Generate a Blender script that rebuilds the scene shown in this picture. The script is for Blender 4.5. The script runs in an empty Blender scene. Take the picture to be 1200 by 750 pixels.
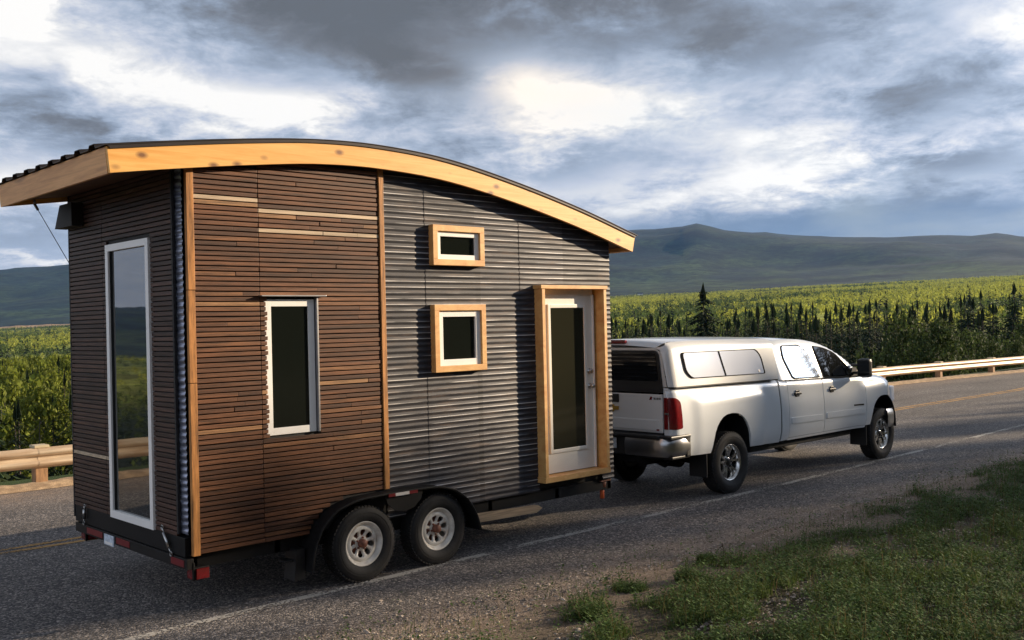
import bpy, bmesh, math, random
import numpy as np
from mathutils import Vector, Matrix, noise
rnd = random.Random(7)
HAZE = 2.5e-5
R = math.radians
scene = bpy.context.scene
col = scene.collection
WL = {}                                    # world location of every object made here

# ------------------------------------------------------------------ helpers
class MB:
    def __init__(s): s.v=[]; s.f=[]; s.m=[]; s.sm=[]
    def add(s, vs, fs, m=0, smooth=False):
        n=len(s.v); s.v+= [tuple(p) for p in vs]
        for f in fs: s.f.append([i+n for i in f]); s.m.append(m); s.sm.append(smooth)
        return s
    def box(s, x0,x1,y0,y1,z0,z1, m=0):
        vs=[(x0,y0,z0),(x1,y0,z0),(x1,y1,z0),(x0,y1,z0),(x0,y0,z1),(x1,y0,z1),(x1,y1,z1),(x0,y1,z1)]
        return s.add(vs,[(0,3,2,1),(4,5,6,7),(0,1,5,4),(1,2,6,5),(2,3,7,6),(3,0,4,7)],m)
    def bbox(s, x0,x1,y0,y1,z0,z1, b=.006, m=0):
        """box with chamfered edges"""
        bm=bmesh.new(); bmesh.ops.create_cube(bm,size=1)
        for v in bm.verts: v.co=Vector(((x0+x1)/2+v.co.x*(x1-x0),(y0+y1)/2+v.co.y*(y1-y0),(z0+z1)/2+v.co.z*(z1-z0)))
        bmesh.ops.bevel(bm,geom=bm.edges[:],offset=b,segments=2,affect='EDGES',profile=.6)
        return s.bm(bm,m)
    def bm(s,bm,m=0,smooth=False):
        bm.verts.index_update()
        s.add([v.co[:] for v in bm.verts],[[v.index for v in f.verts] for f in bm.faces],m,smooth); bm.free(); return s
    def prism(s, pts, y0, y1, m=0, axis='y'):
        """closed outline in (x,z) extruded along y (or (y,z) along x)"""
        n=len(pts)
        def P(p,t): return (p[0],t,p[1]) if axis=='y' else ((t,p[0],p[1]) if axis=='x' else (p[0],p[1],t))
        vs=[P(p,y0) for p in pts]+[P(p,y1) for p in pts]
        fs=[list(range(n)),list(range(2*n-1,n-1,-1))]+[(i,i+n,(i+1)%n+n,(i+1)%n) for i in range(n)]
        return s.add(vs,fs,m)
    def tube(s, pts, r, n=8, m=0):
        rings=[]; pts=[Vector(p) for p in pts]
        for i,p in enumerate(pts):
            d=(pts[min(i+1,len(pts)-1)]-pts[max(i-1,0)]).normalized()
            a=d.cross(Vector((0,0,1)) if abs(d.z)<.9 else Vector((1,0,0))).normalized(); b=d.cross(a)
            rr=r[i] if isinstance(r,(list,tuple)) else r
            rings.append([p+a*math.cos(2*math.pi*k/n)*rr+b*math.sin(2*math.pi*k/n)*rr for k in range(n)])
        vs=[v[:] for q in rings for v in q]; fs=[]
        for i in range(len(pts)-1):
            for k in range(n): fs.append((i*n+k,i*n+(k+1)%n,(i+1)*n+(k+1)%n,(i+1)*n+k))
        fs+= [list(range(n))[::-1],[ (len(pts)-1)*n+k for k in range(n)]]
        return s.add(vs,fs,m,True)
    def lathe_y(s, prof, n=48, m=0, c=(0,0,0)):
        """prof = [(radius, y)] turned about the y axis"""
        vs=[];fs=[]
        for (r,y) in prof:
            for k in range(n):
                a=2*math.pi*k/n; vs.append((c[0]+r*math.cos(a),c[1]+y,c[2]+r*math.sin(a)))
        for i in range(len(prof)-1):
            for k in range(n): fs.append((i*n+k,(i+1)*n+k,(i+1)*n+(k+1)%n,i*n+(k+1)%n))
        return s.add(vs,fs,m,True)

def part(name, mb, mats, parent=None, loc=None, local=False):
    """link the collected geometry as ONE mesh object; vertices are in world space unless local"""
    me=bpy.data.meshes.new(name)
    base=Vector(loc) if loc is not None else (WL[parent] if parent else Vector((0,0,0)))
    vs=mb.v if local else [(x-base.x,y-base.y,z-base.z) for x,y,z in mb.v]
    me.from_pydata(vs,[],mb.f)
    for mm in (mats if isinstance(mats,(list,tuple)) else [mats]): me.materials.append(mm)
    me.polygons.foreach_set('material_index',mb.m)
    me.polygons.foreach_set('use_smooth',mb.sm)
    me.update()
    o=bpy.data.objects.new(name,me); col.objects.link(o)
    if parent: o.parent=parent; o.location=base-WL[parent]
    else: o.location=base
    WL[o]=base
    return o
def split_part(name, mb, mats, parent=None):
    """like part(), but every piece that stands apart becomes an object of its own"""
    p=list(range(len(mb.v)))
    def fd(a):
        while p[a]!=a: p[a]=p[p[a]]; a=p[a]
        return a
    for f in mb.f:
        for q in f[1:]: p[fd(q)]=fd(f[0])
    comps={}
    for k,f in enumerate(mb.f): comps.setdefault(fd(f[0]),[]).append(k)
    boxes=[]
    for c in comps.values():
        P=np.array([mb.v[i] for k in c for i in mb.f[k]]); boxes.append([P.min(0)-.004,P.max(0)+.004,list(c)])
    ch=True
    while ch:
        ch=False
        for i in range(len(boxes)):
            for j in range(i+1,len(boxes)):
                if (boxes[i][0]<=boxes[j][1]).all() and (boxes[j][0]<=boxes[i][1]).all():
                    boxes[i]=[np.minimum(boxes[i][0],boxes[j][0]),np.maximum(boxes[i][1],boxes[j][1]),boxes[i][2]+boxes[j][2]]; boxes.pop(j); ch=True; break
            if ch: break
    out=[]
    for lo,hi,fc in boxes:
        m=MB(); mp={}
        for k in fc:
            f=[]
            for i in mb.f[k]:
                if i not in mp: mp[i]=len(m.v); m.v.append(mb.v[i])
                f.append(mp[i])
            m.f.append(f); m.m.append(mb.m[k]); m.sm.append(mb.sm[k])
        out.append(part(name,m,mats,parent))
    return out
def tag(o,label=None,cat=None,group=None,kind=None):
    for k,v in (('label',label),('category',cat),('group',group),('kind',kind)):
        if v: o[k]=v
    return o
def empty(name,loc,rz=0):
    o=bpy.data.objects.new(name,None); col.objects.link(o); o.location=loc; o.rotation_euler=(0,0,rz)
    o.empty_display_size=.3; WL[o]=Vector(loc); return o
def npmesh(name, V, F, mats, mi=None, smooth=False, parent=None, attr=None):
    """fast mesh from numpy arrays; F is (n,3) or (n,4)"""
    me=bpy.data.meshes.new(name); k=F.shape[1]
    me.vertices.add(len(V)); me.vertices.foreach_set('co',np.ascontiguousarray(V,dtype=np.float32).ravel())
    me.loops.add(F.size); me.loops.foreach_set('vertex_index',np.ascontiguousarray(F,dtype=np.int32).ravel())
    me.polygons.add(len(F)); me.polygons.foreach_set('loop_start',np.arange(0,F.size,k,dtype=np.int32))
    me.polygons.foreach_set('loop_total',np.full(len(F),k,dtype=np.int32))
    for mm in mats: me.materials.append(mm)
    if mi is not None: me.polygons.foreach_set('material_index',mi.astype(np.int32))
    me.polygons.foreach_set('use_smooth',np.full(len(F),smooth))
    if attr is not None:
        a=me.color_attributes.new('cover','FLOAT_COLOR','POINT'); a.data.foreach_set('color',np.ascontiguousarray(attr,dtype=np.float32).ravel())
    me.update(calc_edges=True); me.validate()
    o=bpy.data.objects.new(name,me); col.objects.link(o); WL[o]=Vector((0,0,0))
    if parent: o.parent=parent
    return o

# ------------------------------------------------------------------ materials
def newmat(name):
    m=bpy.data.materials.new(name); m.use_nodes=True; nt=m.node_tree
    return m,nt,nt.nodes['Principled BSDF']
def N(nt,t,**kw):
    n=nt.nodes.new(t)
    for k,v in kw.items():
        setattr(n,k,v)
    return n
def mat(name,c,rough=.5,metal=0,var=.0,scale=6,bump=0,bscale=None,stretch=(1,1,1),coat=0,spec=.5,island=0,trans=0,dirt=None):
    m,nt,b=newmat(name); L=nt.links.new
    b.inputs['Roughness'].default_value=rough; b.inputs['Metallic'].default_value=metal
    b.inputs['Coat Weight'].default_value=coat; b.inputs['Specular IOR Level'].default_value=spec
    tc=N(nt,'ShaderNodeTexCoord'); mp=N(nt,'ShaderNodeMapping'); mp.inputs['Scale'].default_value=stretch
    L(tc.outputs['Object'],mp.inputs['Vector'])
    src=None
    if var or island:
        mix=N(nt,'ShaderNodeHueSaturation'); mix.inputs['Color'].default_value=(*c,1)
        v=N(nt,'ShaderNodeTexNoise'); v.inputs['Scale'].default_value=scale; v.inputs['Detail'].default_value=6
        L(mp.outputs[0],v.inputs['Vector'])
        mr=N(nt,'ShaderNodeMapRange'); mr.inputs['From Min'].default_value=.3; mr.inputs['From Max'].default_value=.7
        mr.inputs['To Min'].default_value=1-var; mr.inputs['To Max'].default_value=1+var; L(v.outputs[0],mr.inputs[0])
        val=mr.outputs[0]
        if island:
            g=N(nt,'ShaderNodeNewGeometry'); m2=N(nt,'ShaderNodeMapRange'); m2.inputs['To Min'].default_value=1-island; m2.inputs['To Max'].default_value=1+island
            L(g.outputs['Random Per Island'],m2.inputs[0]); mm=N(nt,'ShaderNodeMath',operation='MULTIPLY'); L(val,mm.inputs[0]); L(m2.outputs[0],mm.inputs[1]); val=mm.outputs[0]
        L(val,mix.inputs['Value']); src=mix.outputs[0]
    if dirt:
        dc,amt,ds=dirt
        v=N(nt,'ShaderNodeTexNoise'); v.inputs['Scale'].default_value=ds; v.inputs['Detail'].default_value=8; L(mp.outputs[0],v.inputs['Vector'])
        mr=N(nt,'ShaderNodeMapRange'); mr.inputs['From Min'].default_value=.45; mr.inputs['From Max'].default_value=.75; mr.inputs['To Max'].default_value=amt; L(v.outputs[0],mr.inputs[0])
        mx=N(nt,'ShaderNodeMix',data_type='RGBA'); mx.inputs['A'].default_value=(*c,1); mx.inputs['B'].default_value=(*dc,1)
        if src: L(src,mx.inputs['A'])
        L(mr.outputs[0],mx.inputs['Factor']); src=mx.outputs['Result']
    if src: L(src,b.inputs['Base Color'])
    else: b.inputs['Base Color'].default_value=(*c,1)
    if bump:
        v=N(nt,'ShaderNodeTexNoise'); v.inputs['Scale'].default_value=bscale or scale*3; v.inputs['Detail'].default_value=5
        L(mp.outputs[0],v.inputs['Vector']); bp=N(nt,'ShaderNodeBump'); bp.inputs['Strength'].default_value=bump; bp.inputs['Distance'].default_value=.01
        L(v.outputs[0],bp.inputs['Height']); L(bp.outputs[0],b.inputs['Normal'])
    if trans:
        out=nt.nodes['Material Output']; t=N(nt,'ShaderNodeBsdfTranslucent'); ms=N(nt,'ShaderNodeMixShader'); ms.inputs[0].default_value=trans
        if src: L(src,t.inputs[0])
        else: t.inputs[0].default_value=(*c,1)
        L(b.outputs[0],ms.inputs[1]); L(t.outputs[0],ms.inputs[2]); L(ms.outputs[0],out.inputs['Surface'])
    return m

def slat_material(name, ramp_cols, stretch):
    """stained boards: every board its own tone, grain along the board, knots"""
    m,nt,b=newmat(name); L=nt.links.new
    tc=N(nt,'ShaderNodeTexCoord'); mp=N(nt,'ShaderNodeMapping'); mp.inputs['Scale'].default_value=stretch
    L(tc.outputs['Object'],mp.inputs['Vector'])
    g=N(nt,'ShaderNodeNewGeometry'); cr=N(nt,'ShaderNodeValToRGB')
    els=cr.color_ramp.elements
    while len(els)>1: els.remove(els[-1])
    for i,(p,c) in enumerate(ramp_cols):
        e=els[0] if i==0 else els.new(p); e.position=p; e.color=(*c,1)
    L(g.outputs['Random Per Island'],cr.inputs[0])
    n1=N(nt,'ShaderNodeTexNoise'); n1.inputs['Scale'].default_value=1; n1.inputs['Detail'].default_value=8; n1.inputs['Roughness'].default_value=.7
    off=N(nt,'ShaderNodeVectorMath',operation='ADD'); sc=N(nt,'ShaderNodeMath',operation='MULTIPLY'); sc.inputs[1].default_value=37
    L(g.outputs['Random Per Island'],sc.inputs[0]); L(mp.outputs[0],off.inputs[0]); L(sc.outputs[0],off.inputs[1]); L(off.outputs[0],n1.inputs['Vector'])
    mr=N(nt,'ShaderNodeMapRange'); mr.inputs['From Min'].default_value=.3; mr.inputs['From Max'].default_value=.7; mr.inputs['To Min'].default_value=.25; mr.inputs['To Max'].default_value=1.75
    L(n1.outputs[0],mr.inputs[0])
    hs=N(nt,'ShaderNodeHueSaturation'); L(cr.outputs[0],hs.inputs['Color']); L(mr.outputs[0],hs.inputs['Value']); L(hs.outputs[0],b.inputs['Base Color'])
    b.inputs['Roughness'].default_value=.55; b.inputs['Specular IOR Level'].default_value=.35
    bp=N(nt,'ShaderNodeBump'); bp.inputs['Strength'].default_value=.35; bp.inputs['Distance'].default_value=.004; L(n1.outputs[0],bp.inputs['Height']); L(bp.outputs[0],b.inputs['Normal'])
    return m

M={}
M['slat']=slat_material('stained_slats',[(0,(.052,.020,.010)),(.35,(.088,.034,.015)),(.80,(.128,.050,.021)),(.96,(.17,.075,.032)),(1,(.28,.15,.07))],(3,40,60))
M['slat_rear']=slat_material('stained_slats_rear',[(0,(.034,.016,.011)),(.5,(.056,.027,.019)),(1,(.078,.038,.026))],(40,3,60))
M['slat_pale']=mat('pale_slats',(.46,.35,.24),.6,var=.3,scale=2,stretch=(1,6,20),bump=.2)
M['trim']=slat_material('corner_trim',[(0,(.34,.15,.045)),(1,(.40,.18,.055))],(30,30,3))
def pine(name,c1,c2,stretch,knot=True):
    m,nt,b=newmat(name); L=nt.links.new
    tc=N(nt,'ShaderNodeTexCoord'); mp=N(nt,'ShaderNodeMapping'); mp.inputs['Scale'].default_value=stretch; L(tc.outputs['Object'],mp.inputs['Vector'])
    n1=N(nt,'ShaderNodeTexNoise'); n1.inputs['Scale'].default_value=1.2; n1.inputs['Detail'].default_value=9; n1.inputs['Roughness'].default_value=.65; n1.inputs['Distortion'].default_value=.6
    L(mp.outputs[0],n1.inputs['Vector']); cr=N(nt,'ShaderNodeValToRGB'); cr.color_ramp.elements[0].position=.32; cr.color_ramp.elements[1].position=.62
    cr.color_ramp.elements[0].color=(*c2,1); cr.color_ramp.elements[1].color=(*c1,1); L(n1.outputs[0],cr.inputs[0]); src=cr.outputs[0]
    if knot:
        mk=N(nt,'ShaderNodeMapping'); mk.inputs['Scale'].default_value=(3.6,1,6.5); L(tc.outputs['Object'],mk.inputs['Vector'])
        v=N(nt,'ShaderNodeTexVoronoi'); v.inputs['Scale'].default_value=1.0; v.inputs['Randomness'].default_value=1; L(mk.outputs[0],v.inputs['Vector'])
        mr=N(nt,'ShaderNodeMapRange'); mr.inputs['From Min'].default_value=.07; mr.inputs['From Max'].default_value=.22; mr.inputs['To Min'].default_value=.9; mr.inputs['To Max'].default_value=0; L(v.outputs['Distance'],mr.inputs[0])
        mx=N(nt,'ShaderNodeMix',data_type='RGBA'); L(mr.outputs[0],mx.inputs['Factor']); L(src,mx.inputs['A']); mx.inputs['B'].default_value=(.14,.05,.018,1); src=mx.outputs['Result']
    L(src,b.inputs['Base Color']); b.inputs['Roughness'].default_value=.5
    bp=N(nt,'ShaderNodeBump'); bp.inputs['Strength'].default_value=.15; bp.inputs['Distance'].default_value=.005; L(n1.outputs[0],bp.inputs['Height']); L(bp.outputs[0],b.inputs['Normal'])
    return m
M['fascia']=pine('pine_fascia',(.82,.46,.13),(.70,.32,.06),(1.2,6,22))
M['fascia_rear']=pine('pine_fascia_rear',(.74,.38,.14),(.52,.24,.08),(6,1.2,22),True)
M['surround']=pine('pine_surround',(.72,.43,.16),(.58,.27,.08),(5,5,9),False)
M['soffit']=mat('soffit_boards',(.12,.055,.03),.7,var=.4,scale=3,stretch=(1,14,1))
def corrugated():
    m,nt,b=newmat('weathered_corrugated_metal'); L=nt.links.new
    tc=N(nt,'ShaderNodeTexCoord'); mp=N(nt,'ShaderNodeMapping'); mp.inputs['Scale'].default_value=(1.2,1,14); L(tc.outputs['Object'],mp.inputs['Vector'])
    n1=N(nt,'ShaderNodeTexNoise'); n1.inputs['Scale'].default_value=1.6; n1.inputs['Detail'].default_value=9; n1.inputs['Roughness'].default_value=.7; L(mp.outputs[0],n1.inputs['Vector'])
    cr=N(nt,'ShaderNodeValToRGB'); e=cr.color_ramp.elements; e[0].position=.30; e[0].color=(.012,.014,.021,1); e[1].position=.78; e[1].color=(.17,.125,.10,1)
    k=e.new(.53); k.color=(.040,.039,.046,1); L(n1.outputs[0],cr.inputs[0])
    g=N(nt,'ShaderNodeNewGeometry'); mr=N(nt,'ShaderNodeMapRange'); mr.inputs['To Min'].default_value=.75; mr.inputs['To Max'].default_value=1.2; L(g.outputs['Random Per Island'],mr.inputs[0])
    # highlights on the wave tops, painted into the base colour in streaks
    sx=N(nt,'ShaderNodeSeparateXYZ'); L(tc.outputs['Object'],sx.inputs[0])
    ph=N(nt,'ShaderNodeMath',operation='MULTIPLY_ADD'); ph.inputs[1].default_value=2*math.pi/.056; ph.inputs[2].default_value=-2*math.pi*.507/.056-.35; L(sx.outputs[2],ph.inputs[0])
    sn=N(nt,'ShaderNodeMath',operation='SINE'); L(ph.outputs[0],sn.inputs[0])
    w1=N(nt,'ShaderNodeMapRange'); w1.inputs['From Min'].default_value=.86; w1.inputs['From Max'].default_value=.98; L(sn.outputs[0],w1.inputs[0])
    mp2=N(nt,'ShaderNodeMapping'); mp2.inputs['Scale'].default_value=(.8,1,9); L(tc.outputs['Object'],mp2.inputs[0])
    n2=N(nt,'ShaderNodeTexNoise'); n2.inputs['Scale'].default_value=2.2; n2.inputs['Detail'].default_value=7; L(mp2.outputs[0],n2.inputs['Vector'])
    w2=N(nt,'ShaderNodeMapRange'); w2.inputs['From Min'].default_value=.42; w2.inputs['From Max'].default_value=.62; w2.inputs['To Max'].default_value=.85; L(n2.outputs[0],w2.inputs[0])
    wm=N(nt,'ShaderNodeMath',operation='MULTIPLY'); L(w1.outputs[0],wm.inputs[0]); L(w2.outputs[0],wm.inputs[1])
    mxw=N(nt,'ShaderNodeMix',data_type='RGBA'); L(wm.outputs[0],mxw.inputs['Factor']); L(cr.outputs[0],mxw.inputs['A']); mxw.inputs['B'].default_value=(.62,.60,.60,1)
    hs=N(nt,'ShaderNodeHueSaturation'); L(mxw.outputs['Result'],hs.inputs['Color']); L(mr.outputs[0],hs.inputs['Value']); L(hs.outputs[0],b.inputs['Base Color'])
    b.inputs['Metallic'].default_value=.12; b.inputs['Specular IOR Level'].default_value=.3; b.inputs['Roughness'].default_value=.42
    r=N(nt,'ShaderNodeMapRange'); r.inputs['To Min'].default_value=.38; r.inputs['To Max'].default_value=.7; L(n1.outputs[0],r.inputs[0]); L(r.outputs[0],b.inputs['Roughness'])
    return m
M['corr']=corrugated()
M['corr_skylit']=mat('bluish_corrugated_metal',(.30,.33,.43),.32,.75,var=.5,scale=8,stretch=(1,1,3))  # sky light on the strip put into a paler, bluer base colour
M['roofmetal']=mat('dark_roof_metal',(.035,.030,.030),.45,.7,var=.15)
M['core']=mat('black_membrane',(.012,.011,.012),.7)
M['flash']=mat('black_flashing',(.006,.006,.007),.6,spec=.2)
M['white']=mat('white_window_frame',(.86,.85,.83),.35,var=.03)
M['doorwhite']=mat('white_door_paint',(.76,.74,.69),.4,var=.03)
M['zinc']=mat('galvanised_strip',(.45,.45,.47),.35,.9,var=.1)
def glass(name,c=(.01,.012,.012),ior=1.6,rough=.02,metal=0,wav=0):
    m,nt,b=newmat(name); b.inputs['Base Color'].default_value=(*c,1); b.inputs['Roughness'].default_value=rough; b.inputs['IOR'].default_value=ior; b.inputs['Metallic'].default_value=metal
    if wav:
        L=nt.links.new; tc=N(nt,'ShaderNodeTexCoord'); n1=N(nt,'ShaderNodeTexNoise'); n1.inputs['Scale'].default_value=1.6; L(tc.outputs['Object'],n1.inputs['Vector'])
        bp=N(nt,'ShaderNodeBump'); bp.inputs['Strength'].default_value=wav; bp.inputs['Distance'].default_value=.02; L(n1.outputs[0],bp.inputs['Height']); L(bp.outputs[0],b.inputs['Normal'])
    return m
M['glass']=glass('dark_window_glass',(.008,.010,.008),1.45,wav=.04)
M['glass_refl']=glass('reflective_window_glass',(.012,.014,.014),2.9,wav=.03)
M['door_glass']=glass('door_glass',(.022,.022,.014),1.45,.04)
M['tint']=glass('tinted_truck_glass',(.006,.007,.008),1.5)
M['mirror_tint']=glass('silvered_truck_glass',(.78,.76,.72),1.5,.03,.92)
M['topper_glass']=glass('canopy_pane',(.84,.88,.98),1.5,.10,.08)  # bright sky reflection painted in as a near-white base colour
M['chrome']=mat('chrome',(.42,.42,.42),.28,1.0,var=.05)
M['black']=mat('black_plastic',(.012,.012,.013),.45)
M['rubber']=mat('tyre_rubber',(.010,.0095,.0095),.75,var=.3,scale=12,bump=.3,dirt=((.05,.036,.03),.4,5))
M['sealrubber']=mat('rubber_seal',(.006,.006,.006),.9,spec=.05)
M['steel']=mat('chassis_paint',(.007,.0065,.0065),.6,var=.3,spec=.25)
M['rim']=mat('white_spoke_rim',(.74,.70,.63),.4,var=.15,scale=14,dirt=((.22,.12,.06),.55,9))
M['alloy']=mat('polished_alloy',(.60,.58,.55),.22,.95,var=.15,scale=10)
M['rust']=mat('rusty_hub',(.20,.07,.04),.6,var=.4,scale=30)
M['red']=mat('red_lens',(.15,.006,.008),.15,var=.25,scale=25,coat=.6)
M['redtape']=mat('red_reflective_tape',(.16,.012,.016),.35)
M['whitetape']=mat('white_reflective_tape',(.65,.62,.58),.35)
M['orange']=mat('orange_paint',(.75,.13,.03),.5)
M['plate']=mat('licence_plate_face',(.55,.62,.72),.4,var=.3,scale=30)
M['plank']=mat('bare_plank',(.50,.34,.20),.65,var=.3,scale=3,stretch=(1,8,20))
M['gold']=mat('gold_emblem',(.60,.36,.07),.3,.6)
M['paint']=mat('white_truck_paint',(.68,.71,.74),.28,coat=1,var=.02,scale=2)
M['topper']=mat('topper_paint',(.69,.69,.68),.3,coat=.8,var=.02,scale=2)
M['cable']=mat('steel_cable',(.25,.25,.25),.4,.8)
M['railmetal']=mat('weathered_guardrail_metal',(.56,.44,.31),.5,.25,var=.22,scale=3,stretch=(.6,3,5),dirt=((.32,.17,.08),.7,2.2))
M['postwood']=mat('guardrail_post_wood',(.30,.17,.085),.8,var=.4,scale=6,stretch=(4,4,1))
M['postcap']=mat('post_top',(.50,.41,.27),.8,var=.2)

# ------------------------------------------------------------------ camera (solved from the photograph)
cam_loc=Vector((-3.688,-7.8017,2.3296)); yaw,pitch,roll=.8163,.0037,-.0226
fw=Vector((math.cos(yaw)*math.cos(pitch),math.sin(yaw)*math.cos(pitch),math.sin(pitch)))
r_=fw.cross(Vector((0,0,1))).normalized(); u_=r_.cross(fw)
r2=r_*math.cos(roll)+u_*math.sin(roll); u2=-r_*math.sin(roll)+u_*math.cos(roll)
cd=bpy.data.cameras.new('camera'); cam=bpy.data.objects.new('camera',cd); col.objects.link(cam)
mt=Matrix((r2,u2,-fw)).transposed().to_4x4(); mt.translation=cam_loc; cam.matrix_world=mt
cd.sensor_width=36; cd.lens=36*1182.8/1200; cd.clip_start=.1; cd.clip_end=40000
scene.camera=cam

# ------------------------------------------------------------------ sun, sky with broken cloud
SUN_AZ,SUN_EL=R(-23),R(15)
sv=Vector((math.cos(SUN_EL)*math.cos(SUN_AZ),math.cos(SUN_EL)*math.sin(SUN_AZ),math.sin(SUN_EL)))
sd=bpy.data.lights.new('sun','SUN'); sd.energy=5.0; sd.angle=R(.5); sd.color=(1,.80,.56)
so=bpy.data.objects.new('sun',sd); col.objects.link(so); so.rotation_euler=sv.to_track_quat('Z','Y').to_euler(); so.location=(30,-20,30)
def build_world():
    w=bpy.data.worlds.new('World'); scene.world=w; w.use_nodes=True; nt=w.node_tree; L=nt.links.new
    bg=nt.nodes['Background']; bg.inputs['Strength'].default_value=.1
    def mth(op,a,b=None,c=None,clamp=False):
        n=N(nt,'ShaderNodeMath',operation=op); n.use_clamp=clamp
        for i,v in enumerate((a,b,c)):
            if v is None: continue
            if isinstance(v,(int,float)): n.inputs[i].default_value=v
            else: L(v,n.inputs[i])
        return n.outputs[0]
    tc=N(nt,'ShaderNodeTexCoord'); d=tc.outputs['Generated']
    sx=N(nt,'ShaderNodeSeparateXYZ'); L(d,sx.inputs[0]); X,Y,Z=sx.outputs
    sky=N(nt,'ShaderNodeTexSky',sky_type='NISHITA'); sky.sun_disc=False; sky.sun_elevation=SUN_EL; sky.sun_rotation=math.pi/2-SUN_AZ; sky.dust_density=2.0
    # cloud-layer coordinates: the layer is a plane overhead, so texture flattens towards the horizon
    inv=mth('DIVIDE',1,mth('ADD',mth('MAXIMUM',Z,0),.20))
    cx=mth('MULTIPLY',X,inv); cy=mth('MULTIPLY',Y,inv)
    cv=N(nt,'ShaderNodeCombineXYZ'); L(cx,cv.inputs[0]); L(cy,cv.inputs[1])
    def fbm(scale,det,rough,dist,offs,stretch=(1,1,1)):
        mp=N(nt,'ShaderNodeMapping'); mp.inputs['Location'].default_value=offs; mp.inputs['Scale'].default_value=stretch; mp.inputs['Rotation'].default_value=(0,0,R(-47)); L(cv.outputs[0],mp.inputs[0])
        n=N(nt,'ShaderNodeTexNoise'); n.inputs['Scale'].default_value=scale; n.inputs['Detail'].default_value=det; n.inputs['Roughness'].default_value=rough; n.inputs['Distortion'].default_value=dist
        L(mp.outputs[0],n.inputs['Vector']); return n.outputs[0]
    n1=fbm(2.0,8,.52,.12,(3,1,0)); n2=fbm(5.5,12,.66,.25,(7,4,2)); n3=fbm(.9,6,.5,.2,(1,9,4))
    az=mth('DEGREES',mth('ARCTAN2',Y,X)) if False else mth('MULTIPLY',mth('ARCTAN2',Y,X),57.29578)
    el=mth('MULTIPLY',mth('ARCSINE',Z),57.29578)
    # ragged edges: the cloud banks are displaced by the noise
    azw=mth('ADD',az,mth('MULTIPLY',mth('SUBTRACT',n2,.5),9)); elw=mth('ADD',el,mth('MULTIPLY',mth('SUBTRACT',n1,.5),5))
    elw=mth('ADD',elw,mth('MULTIPLY',mth('SUBTRACT',n2,.5),3))
    calm=N(nt,'ShaderNodeMapRange'); calm.inputs['From Min'].default_value=3.5; calm.inputs['From Max'].default_value=9; calm.inputs['To Min'].default_value=.30; L(el,calm.inputs[0]); calm=calm.outputs[0]
    acc=mth('MULTIPLY',mth('ADD',mth('MULTIPLY',mth('SUBTRACT',n1,.5),1.0),mth('MULTIPLY',mth('SUBTRACT',n2,.5),1.15)),calm); acc=mth('ADD',.64,acc)
    lobes=[ # azimuth, elevation, half-widths, strength of each bank or opening
     (56,16.6,8,2.3,-.62),(40,17.2,9,2.2,-.55),(51.5,13.6,3.5,1.3,-.40),(33.5,14.6,4,1.6,-.30),(25,13.5,4,2.2,-.10),
     (44.8,13.2,3.6,1.6,.46),(41,12.0,5.5,1.2,.24),(69.5,14.0,5,1.7,.34),(73,17,2.2,1.5,.5),(60,12.4,6,1.1,.45),(66,9.7,6,.8,-.28),(72,7.9,3,.9,.45),(52,10.7,4,.8,.05),
     (33,9.2,5,1.6,.28),(31,7.6,4,.9,.28),(40,7.4,5,1.0,.15),(44,9,3,.8,-.2),(21.5,14.5,3,1.6,.22),(23.5,8.2,3.6,1.0,-.34),(25,10.8,3,.8,-.18),
     (28,5.2,14,1.1,-.20),(37,3.6,12,1.2,-.10),(150,26,45,22,.35),(73,5,6,1.6,-.12),(71,3.6,3,.35,.4)]
    for a,e,sa,se,k in lobes:
        da=mth('DIVIDE',mth('SUBTRACT',azw,a),sa); de=mth('DIVIDE',mth('SUBTRACT',elw,e),se)
        q=mth('ADD',mth('MULTIPLY',da,da),mth('MULTIPLY',de,de))
        acc=mth('MULTIPLY_ADD',mth('EXPONENT',mth('MULTIPLY',q,-1)),k,acc)
    # thick grey overcast overhead
    over=N(nt,'ShaderNodeMapRange'); over.inputs['From Min'].default_value=17; over.inputs['From Max'].default_value=34; over.inputs['To Max'].default_value=-.42; L(el,over.inputs[0])
    acc=mth('ADD',acc,over.outputs[0])
    cr=N(nt,'ShaderNodeValToRGB'); e=cr.color_ramp.elements
    S=1.0
    stops=[(0,(.14,.152,.17)),(.20,(.19,.207,.24)),(.40,(.28,.335,.425)),(.56,(.41,.485,.61)),(.70,(.58,.63,.74)),(.85,(.80,.81,.84)),(1,(1.05,1.03,1.0))]
    e[0].position=0; e[0].color=(*[v*S for v in stops[0][1]],1); e[1].position=1; e[1].color=(*[v*S for v in stops[-1][1]],1)
    for p,c in stops[1:-1]: k=e.new(p); k.color=(*[v*S for v in c],1)
    L(mth('ADD',acc,0,clamp=True),cr.inputs[0])
    # light round the low sun
    sunv=N(nt,'ShaderNodeVectorMath',operation='DOT_PRODUCT'); L(d,sunv.inputs[0]); sunv.inputs[1].default_value=sv
    sm=mth('MAXIMUM',sunv.outputs['Value'],0); gl=mth('POWER',sm,28); 
    bk=N(nt,'ShaderNodeVectorMath',operation='DOT_PRODUCT'); L(d,bk.inputs[0]); bk.inputs[1].default_value=Vector((-.93,-.12,.35)).normalized()
    b2=mth('MULTIPLY',mth('POWER',mth('MAXIMUM',bk.outputs['Value'],0),4),1.0)
    glow=mth('ADD',mth('MULTIPLY_ADD',gl,5.0,mth('MULTIPLY_ADD',mth('POWER',sm,4),.5,1)),b2)
    da=mth('DIVIDE',mth('SUBTRACT',azw,46.5),6.5); de=mth('DIVIDE',mth('SUBTRACT',elw,13.4),2.4)
    wm=mth('MULTIPLY',mth('EXPONENT',mth('MULTIPLY',mth('ADD',mth('MULTIPLY',da,da),mth('MULTIPLY',de,de)),-1)),.9)
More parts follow.
